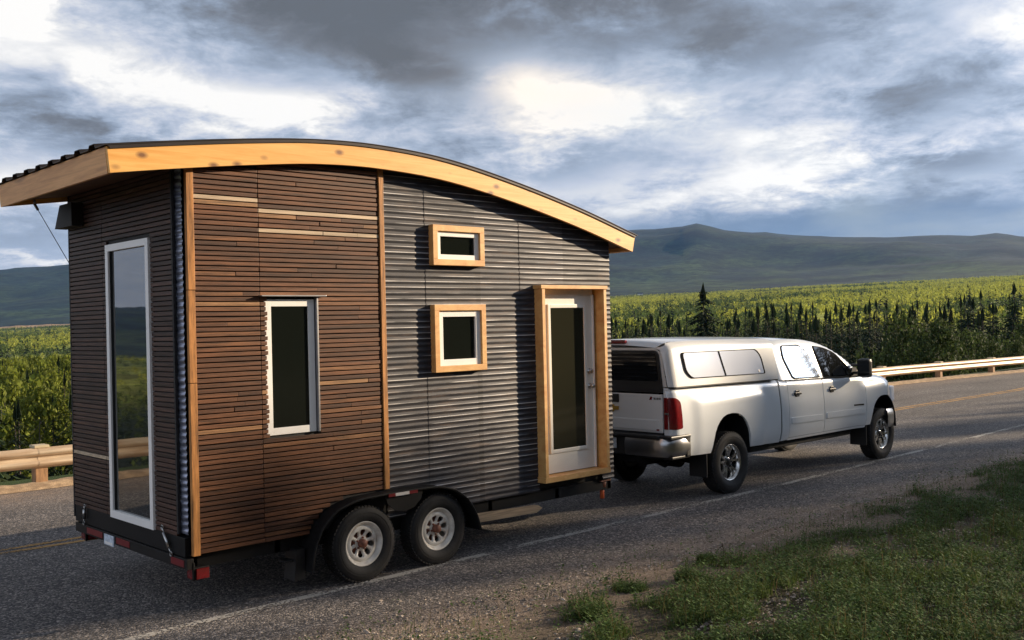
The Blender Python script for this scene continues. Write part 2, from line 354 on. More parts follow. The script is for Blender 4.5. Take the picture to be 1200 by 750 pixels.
    wt_=N(nt,'ShaderNodeMix',data_type='RGBA'); wt_.blend_type='MULTIPLY'; L(wm,wt_.inputs['Factor']); L(cr.outputs[0],wt_.inputs['A']); wt_.inputs['B'].default_value=(1.08,.99,.89,1)
    b1=mth('DIVIDE',mth('SUBTRACT',az,30),17); b3=mth('DIVIDE',mth('SUBTRACT',mth('MULTIPLY_ADD',mth('SUBTRACT',n2,.5),1.2,el),4.2),1.9)
    bm_=mth('EXPONENT',mth('MULTIPLY',mth('ADD',mth('MULTIPLY',b1,b1),mth('MULTIPLY',mth('MULTIPLY',b3,b3),mth('MULTIPLY',b3,b3))),-1))
    wb=N(nt,'ShaderNodeMix',data_type='RGBA'); L(mth('MULTIPLY',bm_,.85),wb.inputs['Factor']); L(wt_.outputs['Result'],wb.inputs['A']); wb.inputs['B'].default_value=(.185,.275,.42,1)
    wt_=wb
    cl=N(nt,'ShaderNodeVectorMath',operation='SCALE'); L(wt_.outputs['Result'],cl.inputs[0]); L(mth('MULTIPLY',glow,SKYGAIN),cl.inputs['Scale'])
    # gaps: the blue sky behind shows where the layer is thin
    gap=N(nt,'ShaderNodeMapRange'); gap.inputs['From Min'].default_value=.58; gap.inputs['From Max'].default_value=.75; gap.inputs['To Min'].default_value=1; gap.inputs['To Max'].default_value=.80; L(n3,gap.inputs[0])
    mx=N(nt,'ShaderNodeMix',data_type='RGBA'); L(gap.outputs[0],mx.inputs['Factor']); L(sky.outputs[0],mx.inputs['A']); L(cl.outputs[0],mx.inputs['B'])
    L(mx.outputs['Result'],bg.inputs['Color'])
    w.cycles.sampling_method='MANUAL'; w.cycles.sample_map_resolution=512
SKYGAIN=10/1.95
build_world()
vs=scene.view_settings; vs.view_transform='Standard'; vs.look='None'; vs.gamma=1; vs.use_curve_mapping=False; vs.exposure=math.log2(1.95)
scene.render.engine='CYCLES'

# ------------------------------------------------------------------ curve of the roof (x -> height)
def interp(tab,x):
    xs=[t[0] for t in tab]
    if x<=xs[0]: i=0
    elif x>=xs[-1]: i=len(xs)-2
    else: i=max(k for k in range(len(xs)-1) if xs[k]<=x)
    def sl(k):
        a=max(k-1,0); b=min(k+1,len(xs)-1); return (tab[b][1]-tab[a][1])/(xs[b]-xs[a])
    h=xs[i+1]-xs[i]; t=(x-xs[i])/h
    if t<0 or t>1: return tab[i][1]+(tab[i+1][1]-tab[i][1])*t
    return (2*t**3-3*t**2+1)*tab[i][1]+(t**3-2*t**2+t)*h*sl(i)+(-2*t**3+3*t**2)*tab[i+1][1]+(t**3-t**2)*h*sl(i+1)
TOP=[(-.663,3.751),(-.055,3.842),(.607,3.930),(1.195,3.992),(1.841,4.012),(2.659,3.965),(3.578,3.817),(4.619,3.590),(5.572,3.335)]
def ztop(x): return interp(TOP,x)
def zbot(x): return ztop(x)-.205
L_,W_,ZB=5.236,2.46,.507
YN,YF=-.12,2.52                            # roof edges (near, far)
XR,XF=-.655,5.56

th=tag(empty('tiny_house_trailer',(1.9,1.2,0)),'small wooden house on a trailer, curved roof, walls half slatted timber half corrugated metal','tiny house')
# core walls (membrane behind the cladding)
mb=MB()
pts=[(.035,.45),(L_-.03,.45)]+[(x,zbot(x)+.12) for x in np.linspace(L_-.03,.035,24)]
mb.prism(pts,.10,W_-.04)
part('wall',mb,M['core'],th)
# far side wall cladding in corrugated metal (seen only from a step aside)
P_=.056
def corr_sheet(mb,x0,x1,z0,ztopf,y,amp=.0036,axis='x',sgn=-1):
    """horizontal corrugation: wave runs in z"""
    nz=int((4.1-z0)/(P_/8)); nx=max(1,int(round((x1-x0)/.14)))
    xs=[x0+(x1-x0)*i/nx for i in range(nx+1)]; vs=[];fs=[]
    for j in range(nz+1):
        for x in xs:
            zt=ztopf(x); z=min(z0+(P_/8)*j,zt); yy=y+sgn*amp*math.sin(2*math.pi*(z-ZB)/P_)
            vs.append((x,yy,z) if axis=='x' else (yy,x,z))
    for j in range(nz):
        if z0+(P_/8)*j>=max(ztopf(x) for x in xs): break
        for i in range(nx):
            a=j*(nx+1)+i; fs.append((a,a+1,a+nx+2,a+nx+1))
    mb.add(vs,fs,0,True)
holes=[(2.55,3.22,2.93,3.32),(2.55,3.22,1.87,2.53),(4.01,5.04,.50,2.72)]
def corr_wall(mb,x0,x1,y,z0,topf):
    cuts=[(a,b,c,d) for a,b,c,d in holes if a<x1 and b>x0]
    xs=sorted({x0,x1}|{max(x0,a) for a,b,c,d in cuts}|{min(x1,b) for a,b,c,d in cuts})
    for i in range(len(xs)-1):
        a,b=xs[i],xs[i+1]
        if b-a<.004: continue
        sp=sorted([(c,d) for q,r,c,d in cuts if q<=a+.001 and r>=b-.001]); z=z0
        for c,d in sp:
            if c>z+.01: corr_sheet(mb,a,b,z,lambda x,c=c:c,y)
            z=d
        corr_sheet(mb,a,b,z,topf,y)
mb=MB()
seams=[1.985,2.52,3.15,3.80,4.45,L_]
wt=lambda x:zbot(x)+.06
for i in range(5):
    corr_wall(mb,seams[i]-(.02 if i else 0),seams[i+1],.012-.0035*(i%2),ZB,wt)
for i in range(5):     # overlap ridges where the sheets lap
    if i:
        x=seams[i]
        zz=1.90 if False else ZB
        for (z0,z1) in ([(ZB,3.9)] if i in (1,) else [(ZB,3.9)]):
            pass
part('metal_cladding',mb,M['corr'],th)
mb=MB(); corr_sheet(mb,0.02,.30,ZB+.16,lambda y:3.75,-.004,axis='y'); part('metal_cladding',mb,M['corr_skylit'],th)        # strip of metal on the rear corner
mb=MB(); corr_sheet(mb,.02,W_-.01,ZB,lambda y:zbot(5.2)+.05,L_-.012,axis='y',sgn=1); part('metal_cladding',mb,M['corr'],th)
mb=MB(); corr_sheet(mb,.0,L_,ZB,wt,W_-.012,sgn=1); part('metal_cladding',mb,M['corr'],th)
# slats on the near side
def ftop(x):
    F=[(1.02,.20),(1.07,.40),(1.15,.58),(1.30,.71),(1.52,.775),(1.85,.785),(2.2,.785),(2.48,.775),(2.68,.715),(2.84,.60),(2.95,.43),(3.0,.27)]
    if x<F[0][0] or x>F[-1][0]: return -1
    return float(np.interp(x,[f[0] for f in F],[f[1] for f in F]))
mb=MB(); PS=.0422; HS=.0325
r1=random.Random(3)
TW=(.729,1.245,1.415,2.60)                  # tall window opening
k=0; z=ZB
while z<3.9:
    for (x0,x1) in ((.078,.664),(.667,1.925)):
        pieces=[(x0,x1)]
        if z+HS>TW[2] and z<TW[3]: pieces=[p for a,b in pieces for p in ((a,min(b,TW[0])),(max(a,TW[1]),b)) if p[1]-p[0]>.02]
        if z<.80:
            out=[]
            for a,b in pieces:
                xs=np.arange(a,b,.02); keep=[x for x in xs if ftop(x)<z]
                if not keep: continue
                if len(keep)<len(xs):
                    lo=[x for x in keep if x<1.9]; 
                    if lo: out.append((a,max(lo)))
                else: out.append((a,b))
            pieces=out
        for a,b in pieces:
            # boards are cut at random places
            cuts=[a]; 
            while b-cuts[-1]>.55 and r1.random()<.55:
                c=cuts[-1]+r1.uniform(.25,.9)
                if c>b-.15: break
                cuts.append(c)
            cuts.append(b)
            if abs(cuts[-1]-TW[0])<1e-6: cuts[-1]+=r1.choice((-.006,.004,.0,.007))
            for c0,c1 in zip(cuts,cuts[1:]):
                top=min(wt(c0),wt(c1))-.0
                if z+HS>top: continue
                pale=0
                if x0>.6 and abs(z-3.345)<.021: pale=1
                if x0>.6 and abs(z-3.165)<.021: pale=1
                if x0<.2 and abs(z-3.43)<.021: pale=1
                if x0>.6 and abs(z-3.60)<.0 : pale=1
                dy=r1.uniform(-.0025,.0025); dz=r1.uniform(-.0012,.0012)
                mb.bbox(c0+.001,c1-.001,-.022+dy,-.001+dy,z+dz,z+HS+dz,.0028,m=pale)
    z+=PS; k+=1
part('timber_cladding',mb,[M['slat'],M['slat_pale']],th)
# battens behind the slats so the gaps are dark but not empty
mb=MB(); mb.prism([(.06,ZB+.005)]+[(1.96,ZB+.005)]+[(x,wt(x)-.02) for x in np.linspace(1.96,.06,8)],.004,.099); part('sheathing',mb,M['core'],th)
# rear slats (y direction) standing proud of the metal strip
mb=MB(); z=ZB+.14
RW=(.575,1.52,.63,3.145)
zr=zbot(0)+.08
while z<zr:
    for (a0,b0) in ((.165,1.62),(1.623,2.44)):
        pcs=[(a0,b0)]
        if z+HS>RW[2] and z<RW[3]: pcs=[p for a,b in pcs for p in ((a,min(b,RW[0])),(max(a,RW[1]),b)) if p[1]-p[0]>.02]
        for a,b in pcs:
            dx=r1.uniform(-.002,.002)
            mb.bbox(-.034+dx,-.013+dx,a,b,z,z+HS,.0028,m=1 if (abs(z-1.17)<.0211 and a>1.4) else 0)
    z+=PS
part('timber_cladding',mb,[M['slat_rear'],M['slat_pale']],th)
mb=MB(); mb.box(-.011,.034,.17,W_-.03,ZB+.14,zr); part('sheathing',mb,M['core'],th)
# corner trims
mb=MB()
for (z0,z1,dy) in ((ZB-.01,1.9,0),(1.905,2.66,.0),(2.665,zbot(.04)+.02,-.004)): mb.bbox(.012,.074,-.034+dy,.0+.004,z0,z1,.003)
part('corner_trim',mb,M['trim'],th)
mb=MB(); mb.bbox(1.93,1.983,-.034,.012,ZB+.29,zbot(1.95)+.02,.003); part('corner_trim',mb,M['trim'],th)
mb=MB(); mb.bbox(-.036,-.012,.135,.162,ZB+.16,zr-.02,.002); mb.bbox(-.036,.0,2.442,2.47,ZB+.02,zr-.02,.002); split_part('corner_trim',mb,M['core'],th)
# black flashing skirt at the rear
mb=MB(); mb.bbox(-.030,.05,.03,2.44,ZB-.02,ZB+.137,.004); part('skirt',mb,M['flash'],th)

# ---- roof
ns=40; xs=np.linspace(XR,XF,ns+1)
mb=MB()                                    # near fascia
def curved_board(mb,y0,y1,top,bot,x0=XR,x1=XF,slant=.05,n=44):
    X=[x0+(x1-x0)*i/n for i in range(n+1)]
    vs=[]
    for i,x in enumerate(X):
        xb=x-(slant*max(0,(x-4.9)/(x1-4.9)) if x>4.9 else 0)+ (0.02*max(0,(x0+.5-x)/.5) if x<x0+.5 else 0)
        t=top(x); bt=bot(xb)
        vs+=[(x,y0,t),(x,y1,t),(xb,y1,bt),(xb,y0,bt)]
    fs=[]
    for i in range(n):
        a=4*i; b=a+4
        fs+=[(a,a+1,b+1,b),(a+1,a+2,b+2,b+1),(a+2,a+3,b+3,b+2),(a+3,a,b,b+3)]
    fs+=[(0,3,2,1),(4*n,4*n+1,4*n+2,4*n+3)]
    mb.add(vs,fs)
curved_board(mb,YN,YN+.038,ztop,zbot); 
roof=MB()
# deck + soffit
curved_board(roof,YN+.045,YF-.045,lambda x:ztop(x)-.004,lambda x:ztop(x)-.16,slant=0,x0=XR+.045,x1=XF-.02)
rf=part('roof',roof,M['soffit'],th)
fa=part('fascia',mb,M['fascia'],rf)
mb=MB(); curved_board(mb,YF-.038,YF,ztop,zbot); part('fascia',mb,M['fascia'],rf)
mb=MB(); mb.prism([(XR-.001,ztop(XR)-.001),(XR+.038,ztop(XR)+.004),(XR+.05,zbot(XR)+.004),(XR+.016,zbot(XR)+.001)],YN+.039,YF-.039); part('fascia',mb,M['fascia_rear'],rf)
mb=MB(); mb.prism([(XF-.04,ztop(XF)+.008),(XF,ztop(XF)-.002),(XF-.05,zbot(XF-.05)+.001),(XF-.09,zbot(XF)+.02)],YN+.039,YF-.039); part('fascia',mb,M['fascia_rear'],rf)
# ribbed metal sheet along the curve with drip edge
mb=MB(); ny=0; prof=[]
y=YN-.02; RP=.305
prof.append((y,.004))
yy=YN+.16
while yy<YF-.1:
    prof+=[(yy,.004),(yy+.018,.036),(yy+.12,.036),(yy+.138,.004)]; yy+=RP
prof.append((YF+.02,.004))
X=[XR-.03+(XF-XR+.06)*i/50 for i in range(51)]; n=len(prof); vs=[];fs=[]
for x in X:
    for (py,pz) in prof: vs.append((x,py,ztop(x)+.008+pz))
for i in range(50):
    for k in range(n-1): a=i*n+k; fs.append((a,a+1,a+n+1,a+n))
nb=len(vs)
for x in X:
    for (py,pz) in prof: vs.append((x,py,ztop(x)+.003+pz))
for i in range(50):
    for k in range(n-1): a=nb+i*n+k; fs.append((a,a+n,a+n+1,a+1))
for k in range(n-1): fs.append((k,nb+k,nb+k+1,k+1)); q=50*n+k; fs.append((q,q+1,nb+q+1,nb+q))
for i in range(50):
    a=i*n; fs.append((a,a+n,nb+a+n,nb+a))
mb.add(vs,fs)
part('roof_sheet',mb,M['roofmetal'],rf)
mb=MB()                                    # thin dark drip edge over the near fascia
curved_board(mb,YN-.012,YN-.002,lambda x:ztop(x)+.012,lambda x:ztop(x)-.022,slant=0); part('drip_edge',mb,M['roofmetal'],rf)

# ---- windows
def frame_ring(mb,x0,x1,z0,z1,t,y0,y1,b=.003,m=0,tb=None,tt=None):
    tb=t if tb is None else tb; tt=t if tt is None else tt
    mb.bbox(x0,x0+t,y0,y1,z0,z1,b,m); mb.bbox(x1-t,x1,y0,y1,z0,z1,b,m)
    mb.bbox(x0+t,x1-t,y0+.001,y1,z0,z0+tb,b,m); mb.bbox(x0+t,x1-t,y0+.001,y1,z1-tt,z1,b,m)
def window(x0,x1,z0,z1,t,yf,yg,surround=None,tt=None):
    mb=MB(); frame_ring(mb,x0,x1,z0,z1,t,yf,.10,tt=tt)
    w=part('window',mb,M['white'],th)
    mb=MB(); frame_ring(mb,x0+t*.8,x1-t*.8,z0+t*.8,z1-t*.8,.012,yf+.018,.1,.001); part('gasket',mb,M['black'],w)
    mb=MB(); mb.box(x0+t*.9,x1-t*.9,yg,yg+.01,z0+t*.9,z1-t*.9); part('pane',mb,M['glass'],w)
    if surround:
        a,b,c,d,s,y0=surround; mb=MB()
        mb.bbox(a,b,y0,.03,d-s,d,.003); mb.bbox(a,b,y0-.001,.03,c,c+s,.003); mb.bbox(a,a+s,y0,.03,c+s,d-s,.003); mb.bbox(b-s,b,y0,.03,c+s,d-s,.003)
        part('surround',mb,M['surround'],w)
    return w
window(2.61,3.165,2.985,3.265,.050,-.036,-.012,(2.55,3.225,2.925,3.325,.060,-.060))
window(2.61,3.165,1.925,2.475,.062,-.036,-.012,(2.55,3.225,1.865,2.535,.060,-.060))
w=window(.712,1.205,1.41,2.588,.062,-.015,-.003)
mb=MB(); mb.bbox(.655,1.30,-.075,.0,2.612,2.622,.002); split_part('flashing',mb,M['zinc'],w)
mb=MB(); mb.bbox(1.212,1.228,-.048,.0,1.41,2.61,.002); mb.bbox(1.228,1.236,-.030,.0,1.41,2.61,.002); split_part('flashing',mb,M['zinc'],w)
# rear window (in the y-z plane)
mb=MB()
y0,y1,z0,z1,t=.583,1.512,.64,3.135,.062
for a in ((y0,y0+t,z0,z1),(y1-t,y1,z0,z1),(y0+t,y1-t,z0,z0+t*1.1),(y0+t,y1-t,z1-t,z1)): mb.bbox(-.052,.05,a[0],a[1],a[2],a[3],.003)
w=part('window',mb,M['white'],th)
mb=MB(); mb.box(-.022,-.012,y0+t*.9,y1-t*.9,z0+t*.9,z1-t*.9); part('pane',mb,M['glass_refl'],w)
mb=MB()
for a in ((y0+t-.002,y0+t+.010,z0+t,z1-t),(y1-t-.010,y1-t+.002,z0+t,z1-t)): mb.box(-.034,-.012,*a)
split_part('gasket',mb,M['black'],w)

# ---- door in its projecting wooden surround
mb=MB()
ya,yb=-.11,.09
for a in ((3.995,4.04,.66,2.70),(4.99,5.035,.66,2.70)): mb.bbox(a[0],a[1],ya,yb,a[2],a[3],.003)
mb.bbox(3.975,5.05,ya-.008,yb,2.701,2.74,.003); mb.bbox(3.985,5.045,ya-.002,yb,.60,.659,.003)
part('door_surround',mb,M['surround'],th)
mb=MB(); mb.bbox(4.041,4.984,.062,.092,.66,2.70,.002); part('door_jamb',mb,M['core'],th)
mb=MB()
x0,x1,z0,z1=4.075,4.93,.668,2.64; gx0,gx1,gz0,gz1=4.245,4.80,.92,2.50
yd=.035
for a in ((x0,gx0,z0,z1),(gx1,x1,z0,z1),(gx0,gx1,z0,gz0),(gx0,gx1,gz1,z1)): mb.box(a[0],a[1],yd,.061,a[2],a[3])
frame_ring(mb,gx0-.035,gx1+.035,gz0-.035,gz1+.035,.042,yd-.014,yd+.002,.006)
d=part('door',mb,M['doorwhite'],th)
mb=MB(); mb.box(x0-.03,x1+.03,yd+.004,.061,z1+.001,2.70); mb.box(x1+.001,x1+.022,yd-.02,.061,z0,z1); part('jamb_trim',mb,M['white'],d)
mb=MB(); mb.box(gx0,gx1,yd+.004,yd+.016,gz0,gz1); part('pane',mb,M['door_glass'],d)
mb=MB()
for zz in (1.77,1.60): mb.lathe_y([(0,-.075 if zz<1.7 else -.045),(.018,-.075 if zz<1.7 else -.045),(.028,-.06 if zz<1.7 else -.04),(.026,-.045 if zz<1.7 else -.03),(.012,-.035 if zz<1.7 else -.02),(.012,-.01),(.033,-.006),(.033,.0)],20,0,(4.875,yd,zz))
split_part('handle',mb,M['chrome'],d)
mb=MB()
for zz in (.85,1.65,2.4): mb.bbox(4.062,4.074,.0,.06,zz,zz+.09,.002)
split_part('hinge',mb,M['steel'],d)
mb=MB(); mb.bbox(4.4,4.52,.028,.04,.535,.575,.003); part('label_plate',mb,M['zinc'],th) if False else None

# ---- chassis
mb=MB()
for y in (.06,2.34): mb.bbox(.02,L_,y,y+.06,.375,.50,.004)
for x in (.03,.8,3.3,4.3,5.17): mb.bbox(x,x+.06,.06,2.4,.38,.49,.004)
mb.box(.06,L_-.05,.12,2.34,.47,.50)
for x in (1.1,2.95): mb.tube([(x,.0,.345),(x,.0,.3451)],.01)
# leaf springs and axles
for y in (.16,2.24):
    for xc in (1.629,2.499): mb.tube([(xc-.38,y,.40),(xc,y,.33),(xc+.38,y,.40)],.022,6)
for xc in (1.629,2.499): mb.tube([(xc,.1,.345),(xc,2.36,.345)],.04,12)
mb.bbox(1.95,2.18,.12,.2,.36,.47,.004)
part('chassis',mb,M['steel'],th)
# drawbar to the truck
mb=MB()
for s in (-1,1): mb.tube([(4.2,1.23+s*.85,.41),(6.18,1.16+s*.07,.50)],.05,8)
mb.tube([(6.1,1.15,.50),(6.36,1.12,.52)],.055,10)
part('drawbar',mb,M['steel'],th)
mb=MB(); mb.tube([(5.85,1.17,.2),(5.85,1.17,.95)],.035,12); mb.tube([(5.85,1.17,.95),(5.85,1.0,1.0)],.012,8); part('tongue_jack',mb,M['steel'],th)
# rear bumper beam with reflective tape, plate, lamps
mb=MB(); mb.bbox(-.045,.015,-.03,2.40,.395,.482,.004)
bmp=part('bumper',mb,M['steel'],th)
mb=MB()
for (a,b) in ((.02,.26),(1.10,1.40),(1.72,2.10)): mb.box(-.049,-.0455,a,b,.412,.468)
split_part('reflective_tape',mb,M['redtape'],bmp)
mb=MB(); mb.bbox(-.056,-.046,1.44,1.66,.372,.468,.002); mb.add([(-.0575,1.46,.38),(-.0575,1.64,.38),(-.0575,1.64,.405),(-.0575,1.46,.405)],[(0,1,2,3)],1); part('licence_plate',mb,[M['plate'],M['white']],th)
for y in (-.015,2.30):
    mb=MB(); mb.bbox(.005,.02,y-.02,y+.02,.30,.45,.003); mb.bbox(.02,.15,y-.012,y+.05,.30,.405,.006); h=part('lamp_bracket',mb,M['steel'],th)
    mb=MB(); mb.bbox(.03,.14,y-.032,y-.013,.31,.395,.005); mb.bbox(.003,.019,y+.0,y+.09,.31,.395,.004); split_part('tail_light',mb,M['red'],h)
# turnbuckles on the rear skirt
for (a,b) in (((-.055,2.13,.665),(-.05,2.17,.50)),((-.055,.40,.69),(-.05,.25,.49))):
    mb=MB(); a=Vector(a); b=Vector(b); mb.tube([a,a.lerp(b,.2)],.007,6); mb.tube([a.lerp(b,.2),a.lerp(b,.75)],.016,8); mb.tube([a.lerp(b,.75),b],.007,6)
    for p in (a,b): mb.tube([p+Vector((0,.02*math.cos(t),.02*math.sin(t))) for t in np.linspace(0,6.28,10)],.005,5)
    part('turnbuckle',mb,M['chrome'],th)
# fenders
def fender(y0,y1,face):
    F=[(1.03,.20),(1.07,.42),(1.15,.58),(1.30,.71),(1.52,.772),(1.85,.782),(2.2,.782),(2.48,.772),(2.68,.715),(2.84,.60),(2.95,.43),(3.0,.27)]
    P=[]
    for i in range(len(F)-1):
        for t in (0,.25,.5,.75): 
            xx=F[i][0]+(F[i+1][0]-F[i][0])*t; P.append((xx,F[i][1]+(F[i+1][1]-F[i][1])*t))
    P.append(F[-1]); P=[P[0]]+[((P[i-1][0]+2*P[i][0]+P[i+1][0])/4,(P[i-1][1]+2*P[i][1]+P[i+1][1])/4) for i in range(1,len(P)-1)]+[P[-1]]
    cen=(2.06,.25); I=[(cen[0]+(p[0]-cen[0])*.985,cen[1]+(p[1]-cen[1])*.975) for p in P]
    n=len(P); mb=MB(); vs=[(p[0],y0,p[1]) for p in P]+[(p[0],y1,p[1]) for p in P]+[(p[0],y0,p[1]) for p in I]+[(p[0],y1,p[1]) for p in I]
    fs=[]
    for i in range(n-1): fs+=[(i,i+1,n+i+1,n+i),(2*n+i,3*n+i,3*n+i+1,2*n+i+1),(i,2*n+i,2*n+i+1,i+1),(n+i,n+i+1,3*n+i+1,3*n+i)]
    mb.add(vs,fs,0,False)
    mb.tube([(p[0],face,p[1]-.003) for p in P],.0095,6)
    # centre drop plate between the wheels
    c=[(1.84,.765),(2.29,.765),(2.26,.68),(2.18,.61),(2.06,.585),(1.95,.61),(1.87,.68)]
    mb.prism(c[::-1],face+.02*(1 if face<1 else -1),face+.03*(1 if face<1 else -1))
    return mb
fe=part('fender',fender(-.175,.10,-.17),M['steel'],th)
mb=MB(); mb.box(1.86,1.94,-.181,-.176,.748,.776); mb.box(2.10,2.20,-.181,-.176,.748,.776); mb.box(1.94,2.10,-.181,-.176,.748,.776,1); part('reflector',mb,[M['redtape'],M['whitetape']],fe)
part('fender',fender(2.36,2.635,2.63),M['steel'],th)
mb=MB(); mb.bbox(.86,1.05,-.02,.10,.29,.31,.004); mb.prism([(.92,.13),(1.03,.13),(1.03,.40),(.95,.40)],-.06,.12); part('mud_flap',mb,M['black'],th)
# wheels
def tyre_profile(Ro,Ri,w):
    h=w/2
    return [(Ri,-h*.62),(Ri+.012,-h*.80),(Ri+(Ro-Ri)*.45,-h*1.0),(Ro-.030,-h*.93),(Ro-.010,-h*.80),(Ro-.002,-h*.6),(Ro,-h*.3),(Ro,0),(Ro,h*.3),(Ro-.002,h*.6),(Ro-.010,h*.80),(Ro-.030,h*.93),(Ri+(Ro-Ri)*.45,h),(Ri+.012,h*.8),(Ri,h*.62)]
def tread(mb,Ro,w,n=56):
    for k in range(n):
        a=2*math.pi*k/n
        for (y0,y1,da) in ((-w*.40,-w*.25,0),(-w*.22,-w*.03,.04),(w*.03,w*.22,0),(w*.25,w*.40,.04)):
            a0=a+da; a1=a0+2*math.pi/n*.66; vs=[]
            for aa in (a0,a1):
                for rr in (Ro-.012,Ro+.004):
                    for y in (y0,y1): vs.append((rr*math.cos(aa),y,rr*math.sin(aa)))
            mb.add(vs,[(0,1,3,2),(4,6,7,5),(2,3,7,6),(0,2,6,4),(1,5,7,3)])
def spoke_wheel(Ro,Ri,w,out,kind,parent,loc):
    """out=-1: face towards -y. wheel (hub) > tyre, rim"""
    hub=MB()
    s=out
    if kind=='trailer':
        hub.lathe_y([(0,s*.085),(.03,s*.085),(.038,s*.075),(.040,s*.03),(.075,s*.028),(.08,0),(.12,-s*.02),(.14,-s*.06),(0,-s*.07)],28)
    else:
        hub.lathe_y([(0,s*.075),(.04,s*.072),(.055,s*.06),(.058,s*.03),(.12,s*.01),(.15,-s*.03),(.16,-s*.10),(0,-s*.11)],28)
    wh=part('wheel',hub,M['rust'] if kind=='trailer' else M['steel'],parent,loc,True)
    mb=MB(); mb.lathe_y(tyre_profile(Ro,Ri,w),64); tread(mb,Ro,w)
    for rr in (.5,.62): 
        q=Ri+(Ro-Ri)*rr
        mb.lathe_y([(q-.004,s*w*.50),(q,s*w*.506),(q+.004,s*w*.50)],64)
    part('tyre',mb,M['rubber'],wh,loc,True)
    rim=MB()
    # barrel and lip
    rim.lathe_y([(Ri-.02,-s*w*.40),(Ri-.03,0),(Ri-.028,s*w*.24),(Ri-.006,s*w*.34),(Ri+.006,s*w*.40),(Ri+.010,s*w*.385),(Ri+.004,s*w*.33)],64)
    rim.lathe_y([(.0,-s*.09),(Ri-.02,-s*.088)],32,1)
    if kind=='trailer':
        ns=8; ri,ro=.060,Ri-.03; y_in,y_out=s*.030,s*.052
        rim.lathe_y([(.036,s*.03),(.052,s*.036),(.070,s*.030)],32)
        rim.lathe_y([(ro-.038,y_out-.0),(ro-.020,y_out+s*.004),(ro+.004,y_out-s*.012)],64)
        for k in range(ns):
            a=2*math.pi*(k+.3)/ns
            def pt(r,off,y): 
                ca,sa=math.cos(a),math.sin(a); return (r*ca-off*sa,y,r*sa+off*ca)
            # tapered spoke: narrow at the middle, flaring at both ends, with a raised ridge
            st=[(.050,.024,.030),(.085,.017,.036),(.110,.018,.046),(ro-.035,.040,.052),(ro-.015,.052,.05)]
            vs=[];fs=[]
            for (r,hw,y) in st: vs+=[pt(r,-hw,s*(y-.012)),pt(r,-hw*.4,s*y),pt(r,hw*.4,s*y),pt(r,hw,s*(y-.012))]
            for i in range(len(st)-1):
                for j in range(3): q=4*i+j; fs.append((q,q+1,q+5,q+4))
            rim.add(vs,fs,0,False)
        for k in range(5):
            a=2*math.pi*(k+.1)/5; rim.lathe_y([(0,s*.052),(.009,s*.05),(.010,s*.03)],8,2,(.053*math.cos(a),0,.053*math.sin(a)))
        part('rim',rim,[M['rim'],M['black'],M['rust']],wh,loc,True)
    else:
        ns=5; ro=Ri-.008
        rim.lathe_y([(.0,s*.070),(.045,s*.068),(.060,s*.055),(.085,s*.050),(.095,s*.03)],36)
        for k in range(ns):
            a=2*math.pi*(k+.25)/ns
            for sg in (-1,1):
                def pt(r,off,y,a=a,sg=sg):
                    aa=a+sg*(.10+.16*(r/ro)); ca,sa=math.cos(aa),math.sin(aa); return (r*ca-off*sa,y,r*sa+off*ca)
                st=[(.070,.020,.058),(.12,.019,.068),(ro-.05,.021,.078),(ro,.030,.070)]
                vs=[];fs=[]
                for (r,hw,y) in st: vs+=[pt(r,-hw,s*(y-.03)),pt(r,-hw*.7,s*y),pt(r,hw*.7,s*y),pt(r,hw,s*(y-.03))]
                for i in range(len(st)-1):
                    for j in range(3): q=4*i+j; fs.append((q,q+1,q+5,q+4))
                rim.add(vs,fs,0,False)
        for k in range(8):
            a=2*math.pi*k/8; rim.lathe_y([(0,s*.072),(.010,s*.070),(.011,s*.045)],8,1,(.072*math.cos(a),0,.072*math.sin(a)))
        part('rim',rim,[M['alloy'],M['black']],wh,loc,True)
    return wh
def copy_tree(o,parent,loc=None):
    c=o.copy(); col.objects.link(c); c.parent=parent
    if loc is not None: c.location=loc
    for ch in list(o.children): copy_tree(ch,c)
    return c
RT=.345
w1=spoke_wheel(RT,.196,.205,-1,'trailer',th,(1.629,-.025,RT))
base=WL[th]
c=copy_tree(w1,th,Vector((2.499,-.025,RT))-base); c.rotation_euler=(0,.5,0)
for xx in (1.629,2.499):
    c=copy_tree(w1,th,Vector((xx,2.485,RT))-base); c.rotation_euler=(0,0,math.pi)
# plank carried under the frame, corner stand with orange foot, cable and lamp box under the eaves
mb=MB(); mb.prism([(3.02,.315),(3.90,.295),(3.99,.335),(3.93,.37),(3.02,.40)],-.05,.01); part('plank',mb,M['plank'],th)
mb=MB(); mb.bbox(4.25,4.62,.5,.56,.30,.37,.004); part('plank',mb,M['plank'],th)
mb=MB(); mb.bbox(5.03,5.20,.03,.20,.475,.490,.003); mb.tube([(5.12,.1,.48),(5.12,.1,.40)],[.055,.045],12,0); mb.tube([(5.12,.1,.40),(5.12,.1,.27)],.026,12,1); part('corner_stand',mb,[M['rust'],M['orange']],th)
mb=MB(); p=Vector((-.38,2.36,3.58)); q=Vector((.008,2.62,3.066))
mb.tube([p+Vector((0,0,.04)),p],.012,6); mb.tube([p,p.lerp(q,.1)],.013,8); mb.tube([p.lerp(q,.1),p.lerp(q,2.6)],.004,5); part('cable',mb,M['cable'],th)
mb=MB(); mb.prism([(2.50,3.36),(2.05,3.36),(2.05,3.58),(2.36,3.58)],-.15,-.04,axis='x')
part('lamp_box',mb,M['core'],th)

